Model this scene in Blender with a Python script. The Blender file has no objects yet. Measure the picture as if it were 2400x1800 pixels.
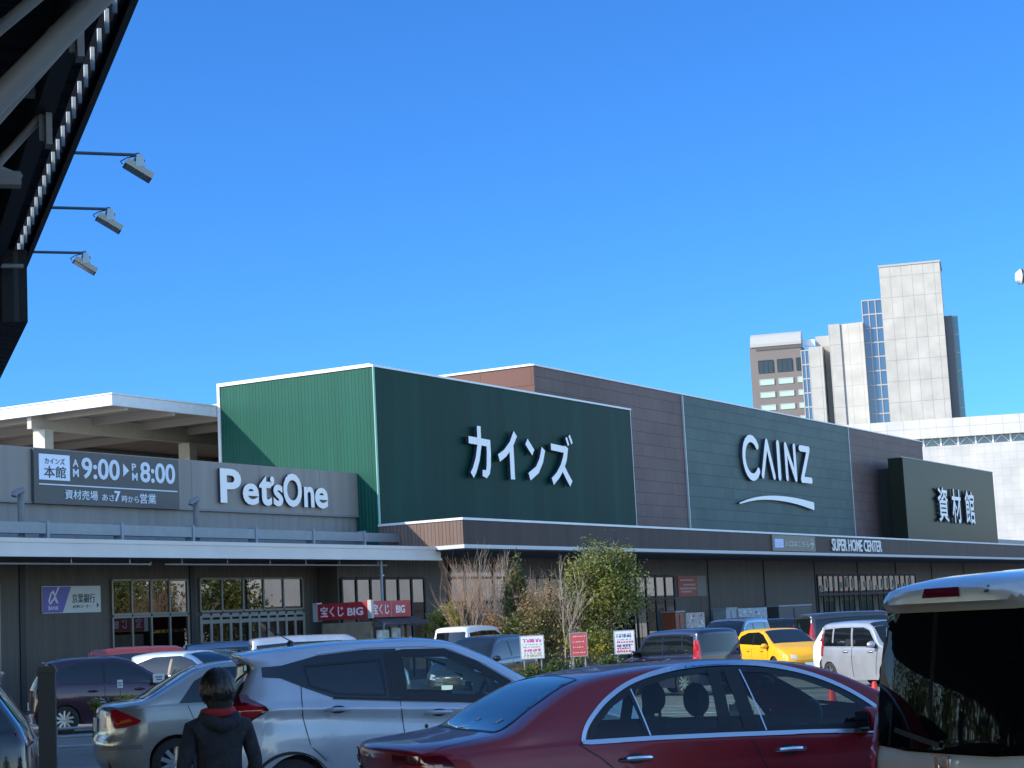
import bpy, bmesh, math, random
from mathutils import Vector, Matrix
from mathutils.bvhtree import BVHTree
from mathutils.geometry import tessellate_polygon
R = math.radians
random.seed(7)
C = bpy.context.scene.collection
SC = bpy.context.scene

# ------------------------------------------------------------------ camera, sky, sun
cam_d = bpy.data.cameras.new('camera'); cam = bpy.data.objects.new('camera', cam_d); C.objects.link(cam)
F_PX, PITCH, ROLL, CZ = 4362.67, .128706, .0509833, 1.72
cam_d.sensor_width = 36.0; cam_d.lens = F_PX/2400*36; cam_d.clip_start = .1; cam_d.clip_end = 3000
cp, sp, cr, sr = math.cos(PITCH), math.sin(PITCH), math.cos(ROLL), math.sin(ROLL)
fw = Vector((0, cp, sp)); rt = Vector((1, 0, 0)); up = Vector((0, -sp, cp))
r2 = cr*rt - sr*up; u2 = sr*rt + cr*up
cam.matrix_world = Matrix(((r2.x, u2.x, -fw.x, 0), (r2.y, u2.y, -fw.y, 0), (r2.z, u2.z, -fw.z, CZ), (0, 0, 0, 1)))
SC.camera = cam
SUN_AZ, SUN_EL = R(246), R(30)
world = bpy.data.worlds.new('World'); SC.world = world; world.use_nodes = True
wn = world.node_tree.nodes; wl = world.node_tree.links
sky = wn.new('ShaderNodeTexSky'); sky.sky_type = 'NISHITA'; sky.sun_disc = False
sky.sun_elevation = SUN_EL; sky.sun_rotation = SUN_AZ
sky.air_density = 1.0; sky.dust_density = 0.2; sky.ozone_density = 3.0; sky.altitude = 20
hs = wn.new('ShaderNodeHueSaturation'); hs.inputs['Saturation'].default_value = 1.08
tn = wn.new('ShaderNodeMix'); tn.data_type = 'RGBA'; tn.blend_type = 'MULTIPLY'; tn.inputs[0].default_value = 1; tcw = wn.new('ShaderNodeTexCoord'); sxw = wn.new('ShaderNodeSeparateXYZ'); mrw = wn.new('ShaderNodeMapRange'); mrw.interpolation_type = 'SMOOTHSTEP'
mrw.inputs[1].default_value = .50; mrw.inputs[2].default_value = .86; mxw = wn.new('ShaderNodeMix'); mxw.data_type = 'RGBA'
mxw.inputs[6].default_value = (1.12, 1.20, 1.30, 1); mxw.inputs[7].default_value = (.185, .44, .76, 1)   # deep blue to the north; elsewhere sky brightened, added fill for shaded fronts
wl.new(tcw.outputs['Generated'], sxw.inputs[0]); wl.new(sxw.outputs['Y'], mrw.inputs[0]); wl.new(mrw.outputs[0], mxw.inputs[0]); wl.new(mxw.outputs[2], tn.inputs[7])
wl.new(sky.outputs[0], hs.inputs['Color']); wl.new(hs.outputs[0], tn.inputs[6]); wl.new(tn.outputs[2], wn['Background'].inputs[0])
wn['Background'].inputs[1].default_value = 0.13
sun_d = bpy.data.lights.new('sun', 'SUN'); sun = bpy.data.objects.new('sun', sun_d); C.objects.link(sun)
sun_d.energy = 2.7; sun_d.angle = R(.5); sun_d.color = (1, .90, .74)
sv = Vector((math.sin(SUN_AZ)*math.cos(SUN_EL), math.cos(SUN_AZ)*math.cos(SUN_EL), math.sin(SUN_EL)))
sun.rotation_euler = (-sv).to_track_quat('-Z', 'Y').to_euler(); sun.location = (-30, -10, 40)
SC.view_settings.view_transform = 'Standard'; SC.view_settings.look = 'None'
SC.view_settings.exposure = 1.15; SC.view_settings.gamma = 1.0
SC.cycles.max_bounces = 8; SC.cycles.transparent_max_bounces = 12

# ------------------------------------------------------------------ materials
def M(name, col, rough=.6, metal=0, coat=0, var=0, vscale=3.0, bump=0, bscale=40, spec=.5, emit=0, streak=False):
    m = bpy.data.materials.new(name); m.use_nodes = True
    nt = m.node_tree; n = nt.nodes; b = n['Principled BSDF']
    b.inputs['Base Color'].default_value = (*col, 1); b.inputs['Roughness'].default_value = rough
    b.inputs['Metallic'].default_value = metal; b.inputs['Coat Weight'].default_value = coat
    b.inputs['Coat Roughness'].default_value = .03; b.inputs['Specular IOR Level'].default_value = spec
    if emit:
        b.inputs['Emission Color'].default_value = (*col, 1); b.inputs['Emission Strength'].default_value = emit
    if var or bump:
        tc = n.new('ShaderNodeTexCoord')
    if var:
        no = n.new('ShaderNodeTexNoise'); no.inputs['Scale'].default_value = vscale; no.inputs['Detail'].default_value = 6
        if streak:
            mp = n.new('ShaderNodeMapping'); mp.inputs['Scale'].default_value = (2.2, 2.2, .10); nt.links.new(tc.outputs['Object'], mp.inputs[0]); nt.links.new(mp.outputs[0], no.inputs['Vector'])
        else: nt.links.new(tc.outputs['Object'], no.inputs['Vector'])
        rp = n.new('ShaderNodeMapRange'); rp.inputs[1].default_value = .3; rp.inputs[2].default_value = .7
        rp.inputs[3].default_value = 1-var; rp.inputs[4].default_value = 1+var
        nt.links.new(no.outputs[0], rp.inputs[0])
        mx = n.new('ShaderNodeMix'); mx.data_type = 'RGBA'; mx.blend_type = 'MULTIPLY'; mx.inputs[0].default_value = 1
        mx.inputs[6].default_value = (*col, 1); nt.links.new(rp.outputs[0], mx.inputs[7]); nt.links.new(mx.outputs[2], b.inputs['Base Color'])
    if bump:
        n2 = n.new('ShaderNodeTexNoise'); n2.inputs['Scale'].default_value = bscale; n2.inputs['Detail'].default_value = 4
        nt.links.new(tc.outputs['Object'], n2.inputs['Vector'])
        bp = n.new('ShaderNodeBump'); bp.inputs['Strength'].default_value = bump; bp.inputs['Distance'].default_value = .02
        nt.links.new(n2.outputs[0], bp.inputs['Height']); nt.links.new(bp.outputs[0], b.inputs['Normal'])
    return m

def ribbed(name, col, pitch=.18, depth=.02, axis='X', rough=.45, metal=0, var=.06, seam=0):
    """profiled metal cladding: ribs run up the wall, repeating along local X (or Y)"""
    m = M(name, col, rough, metal, var=var*1.6, vscale=1.4, spec=.18, streak=True); nt = m.node_tree; n = nt.nodes; L = nt.links
    tc = n.new('ShaderNodeTexCoord'); sx = n.new('ShaderNodeSeparateXYZ'); L.new(tc.outputs['Object'], sx.inputs[0])
    if axis == 'XY':
        ad = n.new('ShaderNodeMath'); ad.operation = 'ADD'; L.new(sx.outputs['X'], ad.inputs[0]); L.new(sx.outputs['Y'], ad.inputs[1]); src = ad.outputs[0]
    else: src = sx.outputs[axis]
    mu = n.new('ShaderNodeMath'); mu.operation = 'MULTIPLY'; mu.inputs[1].default_value = 1/pitch; L.new(src, mu.inputs[0])
    pp = n.new('ShaderNodeMath'); pp.operation = 'PINGPONG'; pp.inputs[1].default_value = .5; L.new(mu.outputs[0], pp.inputs[0])
    mr = n.new('ShaderNodeMapRange'); mr.inputs[1].default_value = .14; mr.inputs[2].default_value = .3; L.new(pp.outputs[0], mr.inputs[0])
    bp = n.new('ShaderNodeBump'); bp.inputs['Strength'].default_value = 1; bp.inputs['Distance'].default_value = depth
    L.new(mr.outputs[0], bp.inputs['Height']); L.new(bp.outputs[0], n['Principled BSDF'].inputs['Normal'])
    return m

def tiled(name, c1, c2, mortar, w, h, offset=.5, msize=.012, rough=.55, bumpd=.01, ax='X'):
    m = M(name, c1, rough, spec=.15); nt = m.node_tree; n = nt.nodes; L = nt.links
    tc = n.new('ShaderNodeTexCoord'); sx = n.new('ShaderNodeSeparateXYZ'); cb = n.new('ShaderNodeCombineXYZ')
    L.new(tc.outputs['Object'], sx.inputs[0]); L.new(sx.outputs[ax], cb.inputs[0]); L.new(sx.outputs['Z'], cb.inputs[1])
    br = n.new('ShaderNodeTexBrick'); br.offset = offset; br.inputs['Scale'].default_value = 1
    br.inputs['Brick Width'].default_value = w; br.inputs['Row Height'].default_value = h; br.inputs['Mortar Size'].default_value = msize
    br.inputs['Mortar Smooth'].default_value = .2; br.inputs['Color1'].default_value = (*c1, 1); br.inputs['Color2'].default_value = (*c2, 1); br.inputs['Mortar'].default_value = (*mortar, 1)
    L.new(cb.outputs[0], br.inputs[0])
    no = n.new('ShaderNodeTexNoise'); no.inputs['Scale'].default_value = .35; no.inputs['Detail'].default_value = 8; L.new(tc.outputs['Object'], no.inputs['Vector'])
    rp = n.new('ShaderNodeMapRange'); rp.inputs[1].default_value = .3; rp.inputs[2].default_value = .7; rp.inputs[3].default_value = .88; rp.inputs[4].default_value = 1.12; L.new(no.outputs[0], rp.inputs[0])
    mx = n.new('ShaderNodeMix'); mx.data_type = 'RGBA'; mx.blend_type = 'MULTIPLY'; mx.inputs[0].default_value = 1
    L.new(br.outputs[0], mx.inputs[6]); L.new(rp.outputs[0], mx.inputs[7]); L.new(mx.outputs[2], n['Principled BSDF'].inputs['Base Color'])
    bp = n.new('ShaderNodeBump'); bp.inputs['Strength'].default_value = .6; bp.inputs['Distance'].default_value = bumpd; bp.invert = True
    L.new(br.outputs[1], bp.inputs['Height']); L.new(bp.outputs[0], n['Principled BSDF'].inputs['Normal'])
    return m

def glassy(name, tint, ior=1.5, boost=1.0, rough=.0):
    """thin tinted sheet: clear where seen square-on, mirror-like at a slant"""
    m = bpy.data.materials.new(name); m.use_nodes = True; nt = m.node_tree; n = nt.nodes; L = nt.links
    n.remove(n['Principled BSDF']); out = n['Material Output']
    tr = n.new('ShaderNodeBsdfTransparent'); tr.inputs[0].default_value = (*tint, 1)
    gl = n.new('ShaderNodeBsdfGlossy'); gl.inputs['Roughness'].default_value = rough; gl.inputs[0].default_value = (boost, boost, boost, 1)
    fr = n.new('ShaderNodeFresnel'); ge = n.new('ShaderNodeNewGeometry'); mi = n.new('ShaderNodeMix'); mi.inputs[2].default_value = ior; mi.inputs[3].default_value = 1/ior
    L.new(ge.outputs['Backfacing'], mi.inputs[0]); L.new(mi.outputs[0], fr.inputs[0])   # a thin sheet has no total reflection from inside
    mx = n.new('ShaderNodeMixShader'); L.new(fr.outputs[0], mx.inputs[0]); L.new(tr.outputs[0], mx.inputs[1]); L.new(gl.outputs[0], mx.inputs[2]); L.new(mx.outputs[0], out.inputs[0])
    return m

mats = {}
def mm(k, *a, **kw):
    if k not in mats: mats[k] = M(k, *a, **kw)
    return mats[k]
WHITE = M('white_paint', (.78, .79, .80), .4, var=.04)
LETTER = M('letter_white', (.90, .86, .83), .4)
BLACKM = M('black_plastic', (.012, .012, .013), .45)
RUBBER = M('tyre_rubber', (.02, .02, .021), .8)
DARKIN = M('dark_interior', (.015, .016, .018), .8)
SEATM = M('seat_fabric', (.02, .022, .026), .85)
LSIDE = M('letter_return', (.03, .035, .06), .5)
CHROME = M('chrome', (.75, .76, .78), .12, 1)
SATIN = M('satin_chrome', (.62, .66, .72), .3, .9)
RIMM = M('alloy', (.45, .46, .48), .3, .8)
REDLENS = M('red_lens', (.35, .008, .012), .12, coat=1)
DKRED = M('dark_red_lens', (.10, .004, .012), .12, coat=1)
AMBER = M('amber_lens', (.55, .12, .02), .12, coat=1)
CLEARL = M('clear_lens', (.62, .64, .66), .12, .3, coat=1)
DKGLASS = M('dark_glass', (.006, .009, .011), .03, spec=.75)
BLGLASS = M('black_privacy_glass', (.003, .003, .0035), .025, spec=.22)
STEELG = M('steel_grey', (.30, .33, .36), .5, .1, var=.08)
GALV = M('galvanised', (.42, .44, .45), .45, .5, var=.1)
TINT = glassy('tinted_glass', (.62, .74, .71), 1.5)
TINTD = glassy('dark_tinted_glass', (.10, .14, .15), 1.5)
STOREGL2 = glassy('shop_glass_clear', (.10, .105, .11), 1.75, .8)
STOREGL = glassy('shop_glass', (.10, .11, .11), 2.6, .95)
CONE = M('cone_red', (.75, .03, .03), .5)
PAPER = M('paper_white', (.72, .75, .78), .6)

# ------------------------------------------------------------------ helpers
class MB:
    def __init__(s): s.v = []; s.f = []; s.mi = []; s.cur = 0
    def add(s, v, f):
        o = len(s.v); s.v += [tuple(p) for p in v]; s.f += [tuple(i+o for i in q) for q in f]; s.mi += [s.cur]*len(f); return s
    def box(s, a, b):
        x0, y0, z0 = a; x1, y1, z1 = b
        return s.add([(x0,y0,z0),(x1,y0,z0),(x1,y1,z0),(x0,y1,z0),(x0,y0,z1),(x1,y0,z1),(x1,y1,z1),(x0,y1,z1)],
                     [(0,3,2,1),(4,5,6,7),(0,1,5,4),(1,2,6,5),(2,3,7,6),(3,0,4,7)])
    def bar(s, p, q, w, h=None):
        p, q = Vector(p), Vector(q); h = h or w; d = (q-p).normalized()
        a = d.cross(Vector((0,0,1)));  a = a.normalized() if a.length > 1e-4 else Vector((1,0,0)); b = a.cross(d)
        v = []
        for c in (p, q): v += [c+a*w/2+b*h/2, c-a*w/2+b*h/2, c-a*w/2-b*h/2, c+a*w/2-b*h/2]
        return s.add(v, [(0,1,2,3),(7,6,5,4),(0,4,5,1),(1,5,6,2),(2,6,7,3),(3,7,4,0)])
    def tube(s, pts, r, n=8, cap=True):
        pts = [Vector(p) for p in pts]; rs = r if isinstance(r, (list, tuple)) else [r]*len(pts); v = []; f = []
        prev = None
        for i, p in enumerate(pts):
            d = (pts[min(i+1, len(pts)-1)]-pts[max(i-1, 0)]).normalized()
            a = d.cross(Vector((0,0,1))) if prev is None else prev-d*prev.dot(d)
            if a.length < 1e-4: a = d.cross(Vector((1,0,0)))
            a.normalize(); prev = a; b = d.cross(a)
            v += [p+(a*math.cos(t)+b*math.sin(t))*rs[i] for t in [2*math.pi*k/n for k in range(n)]]
        for i in range(len(pts)-1):
            for k in range(n): f.append((i*n+k, i*n+(k+1)%n, (i+1)*n+(k+1)%n, (i+1)*n+k))
        if cap: f += [tuple(range(n))[::-1], tuple((len(pts)-1)*n+k for k in range(n))]
        return s.add(v, f)
    def lathe(s, prof, c=(0,0,0), axis='Z', n=20):
        v = []; f = []
        for (r, h) in prof:
            for k in range(n):
                t = 2*math.pi*k/n; a, b = r*math.cos(t), r*math.sin(t)
                v.append({'Z': (c[0]+a, c[1]+b, c[2]+h), 'Y': (c[0]+a, c[1]+h, c[2]+b), 'X': (c[0]+h, c[1]+a, c[2]+b)}[axis])
        for i in range(len(prof)-1):
            for k in range(n): f.append((i*n+k, i*n+(k+1)%n, (i+1)*n+(k+1)%n, (i+1)*n+k))
        return s.add(v, f)
    def prism(s, poly, d0, d1, plane='XZ'):
        """polygon in plane (a,b), extruded along the third axis from d0 to d1"""
        def P(a, b, d): return {'XZ': (a, d, b), 'XY': (a, b, d), 'YZ': (d, a, b)}[plane]
        n = len(poly); v = [P(a, b, d0) for a, b in poly]+[P(a, b, d1) for a, b in poly]
        tri = tessellate_polygon([[Vector((a, b, 0)) for a, b in poly]])
        f = [tuple(t) for t in tri]+[tuple(i+n for i in t[::-1]) for t in tri]
        f += [(i, (i+1) % n, (i+1) % n+n, i+n) for i in range(n)]
        return s.add(v, f)
    def build(s, name, mat, parent=None, smooth=False, recalc=True, sharp=40):
        me = bpy.data.meshes.new(name); me.from_pydata(s.v, [], s.f)
        bm = bmesh.new(); bm.from_mesh(me)
        if recalc: bmesh.ops.recalc_face_normals(bm, faces=bm.faces)
        if smooth:
            for f in bm.faces: f.smooth = True
            for e in bm.edges:
                if len(e.link_faces) == 2 and e.calc_face_angle(0) > R(sharp): e.smooth = False
        bm.to_mesh(me); bm.free()
        for m in (mat if isinstance(mat, (list, tuple)) else [mat]): me.materials.append(m)
        if isinstance(mat, (list, tuple)):
            for p, i in zip(me.polygons, s.mi): p.material_index = i
        o = bpy.data.objects.new(name, me); C.objects.link(o)
        if parent is not None: o.parent = parent
        return o

def tag(o, label, cat, group=None, kind=None):
    if label: o['label'] = label
    if cat: o['category'] = cat
    if group: o['group'] = group
    if kind: o['kind'] = kind
    return o
def thing(name, label, cat, loc=(0,0,0), rz=0, group=None):
    o = bpy.data.objects.new(name, None); C.objects.link(o); o.location = loc; o.rotation_euler = (0,0,rz); o.empty_display_size = .3
    return tag(o, label, cat, group)
def dup(root, loc, rz, label, group=None):
    r = root.copy(); C.objects.link(r); r.location = loc; r.rotation_euler = (0,0,rz); r['label'] = label
    if group: r['group'] = group
    for ch in list(root.children):
        c = ch.copy(); C.objects.link(c); c.parent = r
        for g in list(ch.children):
            d = g.copy(); C.objects.link(d); d.parent = c
    return r
def lerp(tab, x):
    if x <= tab[0][0]: return tab[0][1]
    for (a, b), (c, d) in zip(tab, tab[1:]):
        if x <= c: return b+(d-b)*(x-a)/(c-a)
    return tab[-1][1]
def smoothtab(tab, x):
    """monotone cubic through a table"""
    n = len(tab)
    if x <= tab[0][0]: return tab[0][1]
    if x >= tab[-1][0]: return tab[-1][1]
    i = max(k for k in range(n-1) if tab[k][0] <= x)
    def slope(k): return (tab[k+1][1]-tab[k][1])/(tab[k+1][0]-tab[k][0])
    def tan(k):
        if k == 0: return slope(0)
        if k == n-1: return slope(n-2)
        a, b = slope(k-1), slope(k)
        return 0 if a*b <= 0 else 2*a*b/(a+b)
    h = tab[i+1][0]-tab[i][0]; t = (x-tab[i][0])/h; a, b = tan(i)*h, tan(i+1)*h
    p0, p1 = tab[i][1], tab[i+1][1]
    return (2*t**3-3*t*t+1)*p0+(t**3-2*t*t+t)*a+(-2*t**3+3*t*t)*p1+(t**3-t*t)*b
def gz(y):
    k = min(1, max(0, (y-20)/40)); return -.25*k*k*(3-2*k)

# text as solid letters: local X to the right, local Z up, front faces local -Y
def text_mb(body, w=None, h=None, depth=.05, bold=0.0, x=0, z=0, y=0, shear=0):
    if bold and any(ord(c) > 0x2E80 for c in body):   # thicken complex characters with close layered copies
        b = bold*.62*(h or .3); mb = MB()
        for i, (dx, dz) in enumerate(((-b, 0), (b, 0), (0, -b), (0, b), (0, 0))):
            q = text_mb(body, w, h, depth+.0007*i, 0, x+dx, z+dz, y); mb.add(q.v, q.f)
        return mb
    cu = bpy.data.curves.new('t', 'FONT'); cu.body = body; cu.size = 1; cu.extrude = .05; cu.offset = bold; cu.resolution_u = 4; cu.shear = shear
    ob = bpy.data.objects.new('t', cu); C.objects.link(ob)
    dg = bpy.context.evaluated_depsgraph_get(); me = bpy.data.meshes.new_from_object(ob.evaluated_get(dg))
    bpy.data.objects.remove(ob); vs = [v.co.copy() for v in me.vertices]; fs = [tuple(p.vertices) for p in me.polygons]
    mb = MB()
    if not vs: return mb
    x0 = min(v.x for v in vs); x1 = max(v.x for v in vs); y0 = min(v.y for v in vs); y1 = max(v.y for v in vs)
    sx = (w/(x1-x0)) if w else (h/(y1-y0)); sy = (h/(y1-y0)) if h else sx
    mb.add([(x+(v.x-x0)*sx, y-(v.z+.05)/.1*depth, z+(v.y-y0)*sy) for v in vs], fs)
    bpy.data.meshes.remove(me); return mb
def letters(mb, name, parent):
    o = mb.build(name, [LETTER, LSIDE], parent)
    for p in o.data.polygons: p.material_index = 1 if abs(p.normal.y) < .5 else 0
    return o
def stroke(mb, pts, w, depth, y=0, cap=6):
    """thick round-capped line in local XZ, given depth towards -Y; w may vary per point"""
    ws = w if isinstance(w, (list, tuple)) else [w]*len(pts); P = [Vector((a, b)) for a, b in pts]; left = []; right = []
    for i, p in enumerate(P):
        d = (P[min(i+1, len(P)-1)]-P[max(i-1, 0)]).normalized(); nrm = Vector((-d.y, d.x))
        if 0 < i < len(P)-1:
            d1 = (P[i]-P[i-1]).normalized(); k = max(.5, Vector((-d1.y, d1.x)).dot(nrm)); nrm = nrm/k
        left.append(p+nrm*ws[i]/2); right.append(p-nrm*ws[i]/2)
    poly = list(left)
    def capp(c, frm, r):
        a0 = math.atan2(frm.y, frm.x); return [c+Vector((math.cos(a0-math.pi*k/cap), math.sin(a0-math.pi*k/cap)))*r for k in range(1, cap)]
    if cap: poly += capp(P[-1], left[-1]-P[-1], ws[-1]/2)
    poly += right[::-1]
    if cap: poly += capp(P[0], right[0]-P[0], ws[0]/2)
    mb.prism([(p.x, p.y) for p in poly], y, y-depth); return mb

# ------------------------------------------------------------------ store frame: local x = along front (s), local -y = outward (t)
TH = .510445
G0 = Vector((-5.33427, 71.0, 0)); UV = Vector((math.sin(TH), math.cos(TH), 0)); NV = Vector((math.cos(TH), -math.sin(TH), 0))
SROT = math.pi/2-TH
def SW(s, t, z=0): p = G0+UV*s+NV*t; return (p.x, p.y, z)
def sthing(name, label, cat, s, t, z, group=None): return thing(name, label, cat, SW(s, t, z), SROT, group)

# ------------------------------------------------------------------ ground
def build_ground():
    mb = MB(); ys = [-120, -30, 0, 20]+[20+4*k for k in range(1, 11)]+[80, 120, 250, 600, 1500]; xs = [-1500, -200, -60, -20, 0, 20, 60, 200, 1500]
    v = [(x, y, gz(y)) for y in ys for x in xs]; n = len(xs)
    f = [(j*n+i, j*n+i+1, (j+1)*n+i+1, (j+1)*n+i) for j in range(len(ys)-1) for i in range(n-1)]
    mb.add(v, f); m = M('asphalt', (.20, .18, .16), .85, var=.22, vscale=.5, bump=.5, bscale=60)
    tag(mb.build('ground', m), None, None, kind='structure')
    line = M('road_paint', (.62, .62, .60), .7, var=.2, vscale=6)
    mb = MB()
    def ln(x0, y0, az, L, w=.12):
        d = Vector((math.sin(R(az)), math.cos(R(az)))); q = Vector((d.y, -d.x))*w/2; p = Vector((x0, y0)); n = max(1, int(L/1.5)); vv = []
        for i in range(n+1):
            c = p+d*L*i/n
            for e in (-1, 1): a = c+q*e; vv.append((a.x, a.y, gz(a.y)+.006))
        mb.add(vv, [(2*i, 2*i+1, 2*i+3, 2*i+2) for i in range(n)])
    for k in range(-2, 8):
        ox, oy = 1.2-.79*k, 29+2.38*k*1.0
        ln(ox, oy, 72, 5.0)
    for k in range(-3, 9): ln(4.5+2.2*k*.48, 44+2.5*k*.0+k*1.9, 147, 5)
    ln(-9, 25.0, 72, 14, .15); ln(-7.4, 22.3, 72, 12, .15); ln(-9, 23.6, 72, 12, .1)
    tag(mb.build('parking_lines', line), None, None, kind='structure')
    # pavement along the shop front with a real kerb
    mb = MB(); mb.box((-40, -5.4, -.4), (130, -.9, -.12)); o = mb.build('pavement', M('pavement_concrete', (.30, .29, .28), .8, var=.12, vscale=1.2, bump=.3)); o.location = SW(0, 0); o.rotation_euler.z = SROT; o['kind'] = 'structure'
    mb = MB(); mb.box((-40, -5.58, -.4), (130, -5.402, -.10)); o = mb.build('kerb', M('kerb_concrete', (.36, .35, .33), .8, var=.1)); o.location = SW(0, 0); o.rotation_euler.z = SROT; o['kind'] = 'structure'
build_ground()

# ------------------------------------------------------------------ main store
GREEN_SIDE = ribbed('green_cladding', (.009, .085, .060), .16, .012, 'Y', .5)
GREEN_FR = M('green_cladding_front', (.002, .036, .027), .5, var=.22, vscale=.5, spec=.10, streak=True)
MAROON = tiled('maroon_panels', (.150, .102, .094), (.168, .113, .103), (.07, .05, .046), 1.35, .62)
MAROON_S = tiled('maroon_panels_side', (.15, .078, .066), (.165, .086, .073), (.09, .048, .042), 2.7, .9, ax='Y')
TEAL = tiled('teal_panels', (.080, .118, .112), (.091, .133, .126), (.040, .060, .058), 1.35, .62)
DKGREEN = M('dark_green_gloss', (.022, .026, .017), .3, var=.08, vscale=.3, spec=.05)
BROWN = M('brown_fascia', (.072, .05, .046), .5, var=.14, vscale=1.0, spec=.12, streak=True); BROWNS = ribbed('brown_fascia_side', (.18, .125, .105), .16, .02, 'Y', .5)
WALLD = ribbed('dark_siding', (.10, .088, .076), .22, .012, 'X', .55, var=.08)
GREYC = ribbed('grey_cladding', (.30, .31, .33), 1.15, .006, 'X', .5, var=.05)
GREYB = M('grey_band', (.27, .245, .225), .5, var=.11, vscale=1.2, spec=.2, streak=True)
SOFFIT = M('soffit', (.10, .10, .10), .7)
FRAMEM = M('bronze_frame', (.17, .165, .15), .4, .3)
FRAMEL = M('pale_frame', (.20, .205, .20), .4, .3)
JOINT = M('joint_black', (.015, .016, .018), .6)
CAPW = M('white_trim', (.74, .75, .76), .4, var=.05)
SHELF = M('shop_goods', (.10, .06, .03), .8, var=.9, vscale=5)

def window(parent, s0, s1, z0, z1, cols, t, rows=(), fr=.06, mat=None, gl=None):
    """framed shop window, glass set back; own dark room behind it with goods"""
    mat = mat or FRAMEM; y = -t; mb = MB(); d = .06
    for i in range(cols+1):
        x = s0+(s1-s0)*i/cols; mb.box((x-fr/2, y-d, z0), (x+fr/2, y+.04, z1))
    for z in [z0, z1]+list(rows): 
        for i in range(cols):
            a = s0+(s1-s0)*i/cols+fr/2+.001; b = s0+(s1-s0)*(i+1)/cols-fr/2-.001; mb.box((a, y-d+.004, z-fr/2), (b, y+.036, z+fr/2))
    w = mb.build('window', mat, parent)
    mb = MB(); mb.add([(s0, y-.02, z0), (s1, y-.02, z0), (s1, y-.02, z1), (s0, y-.02, z1)], [(0,1,2,3)]); mb.build('pane', gl or STOREGL, w, recalc=False)
    return w

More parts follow.
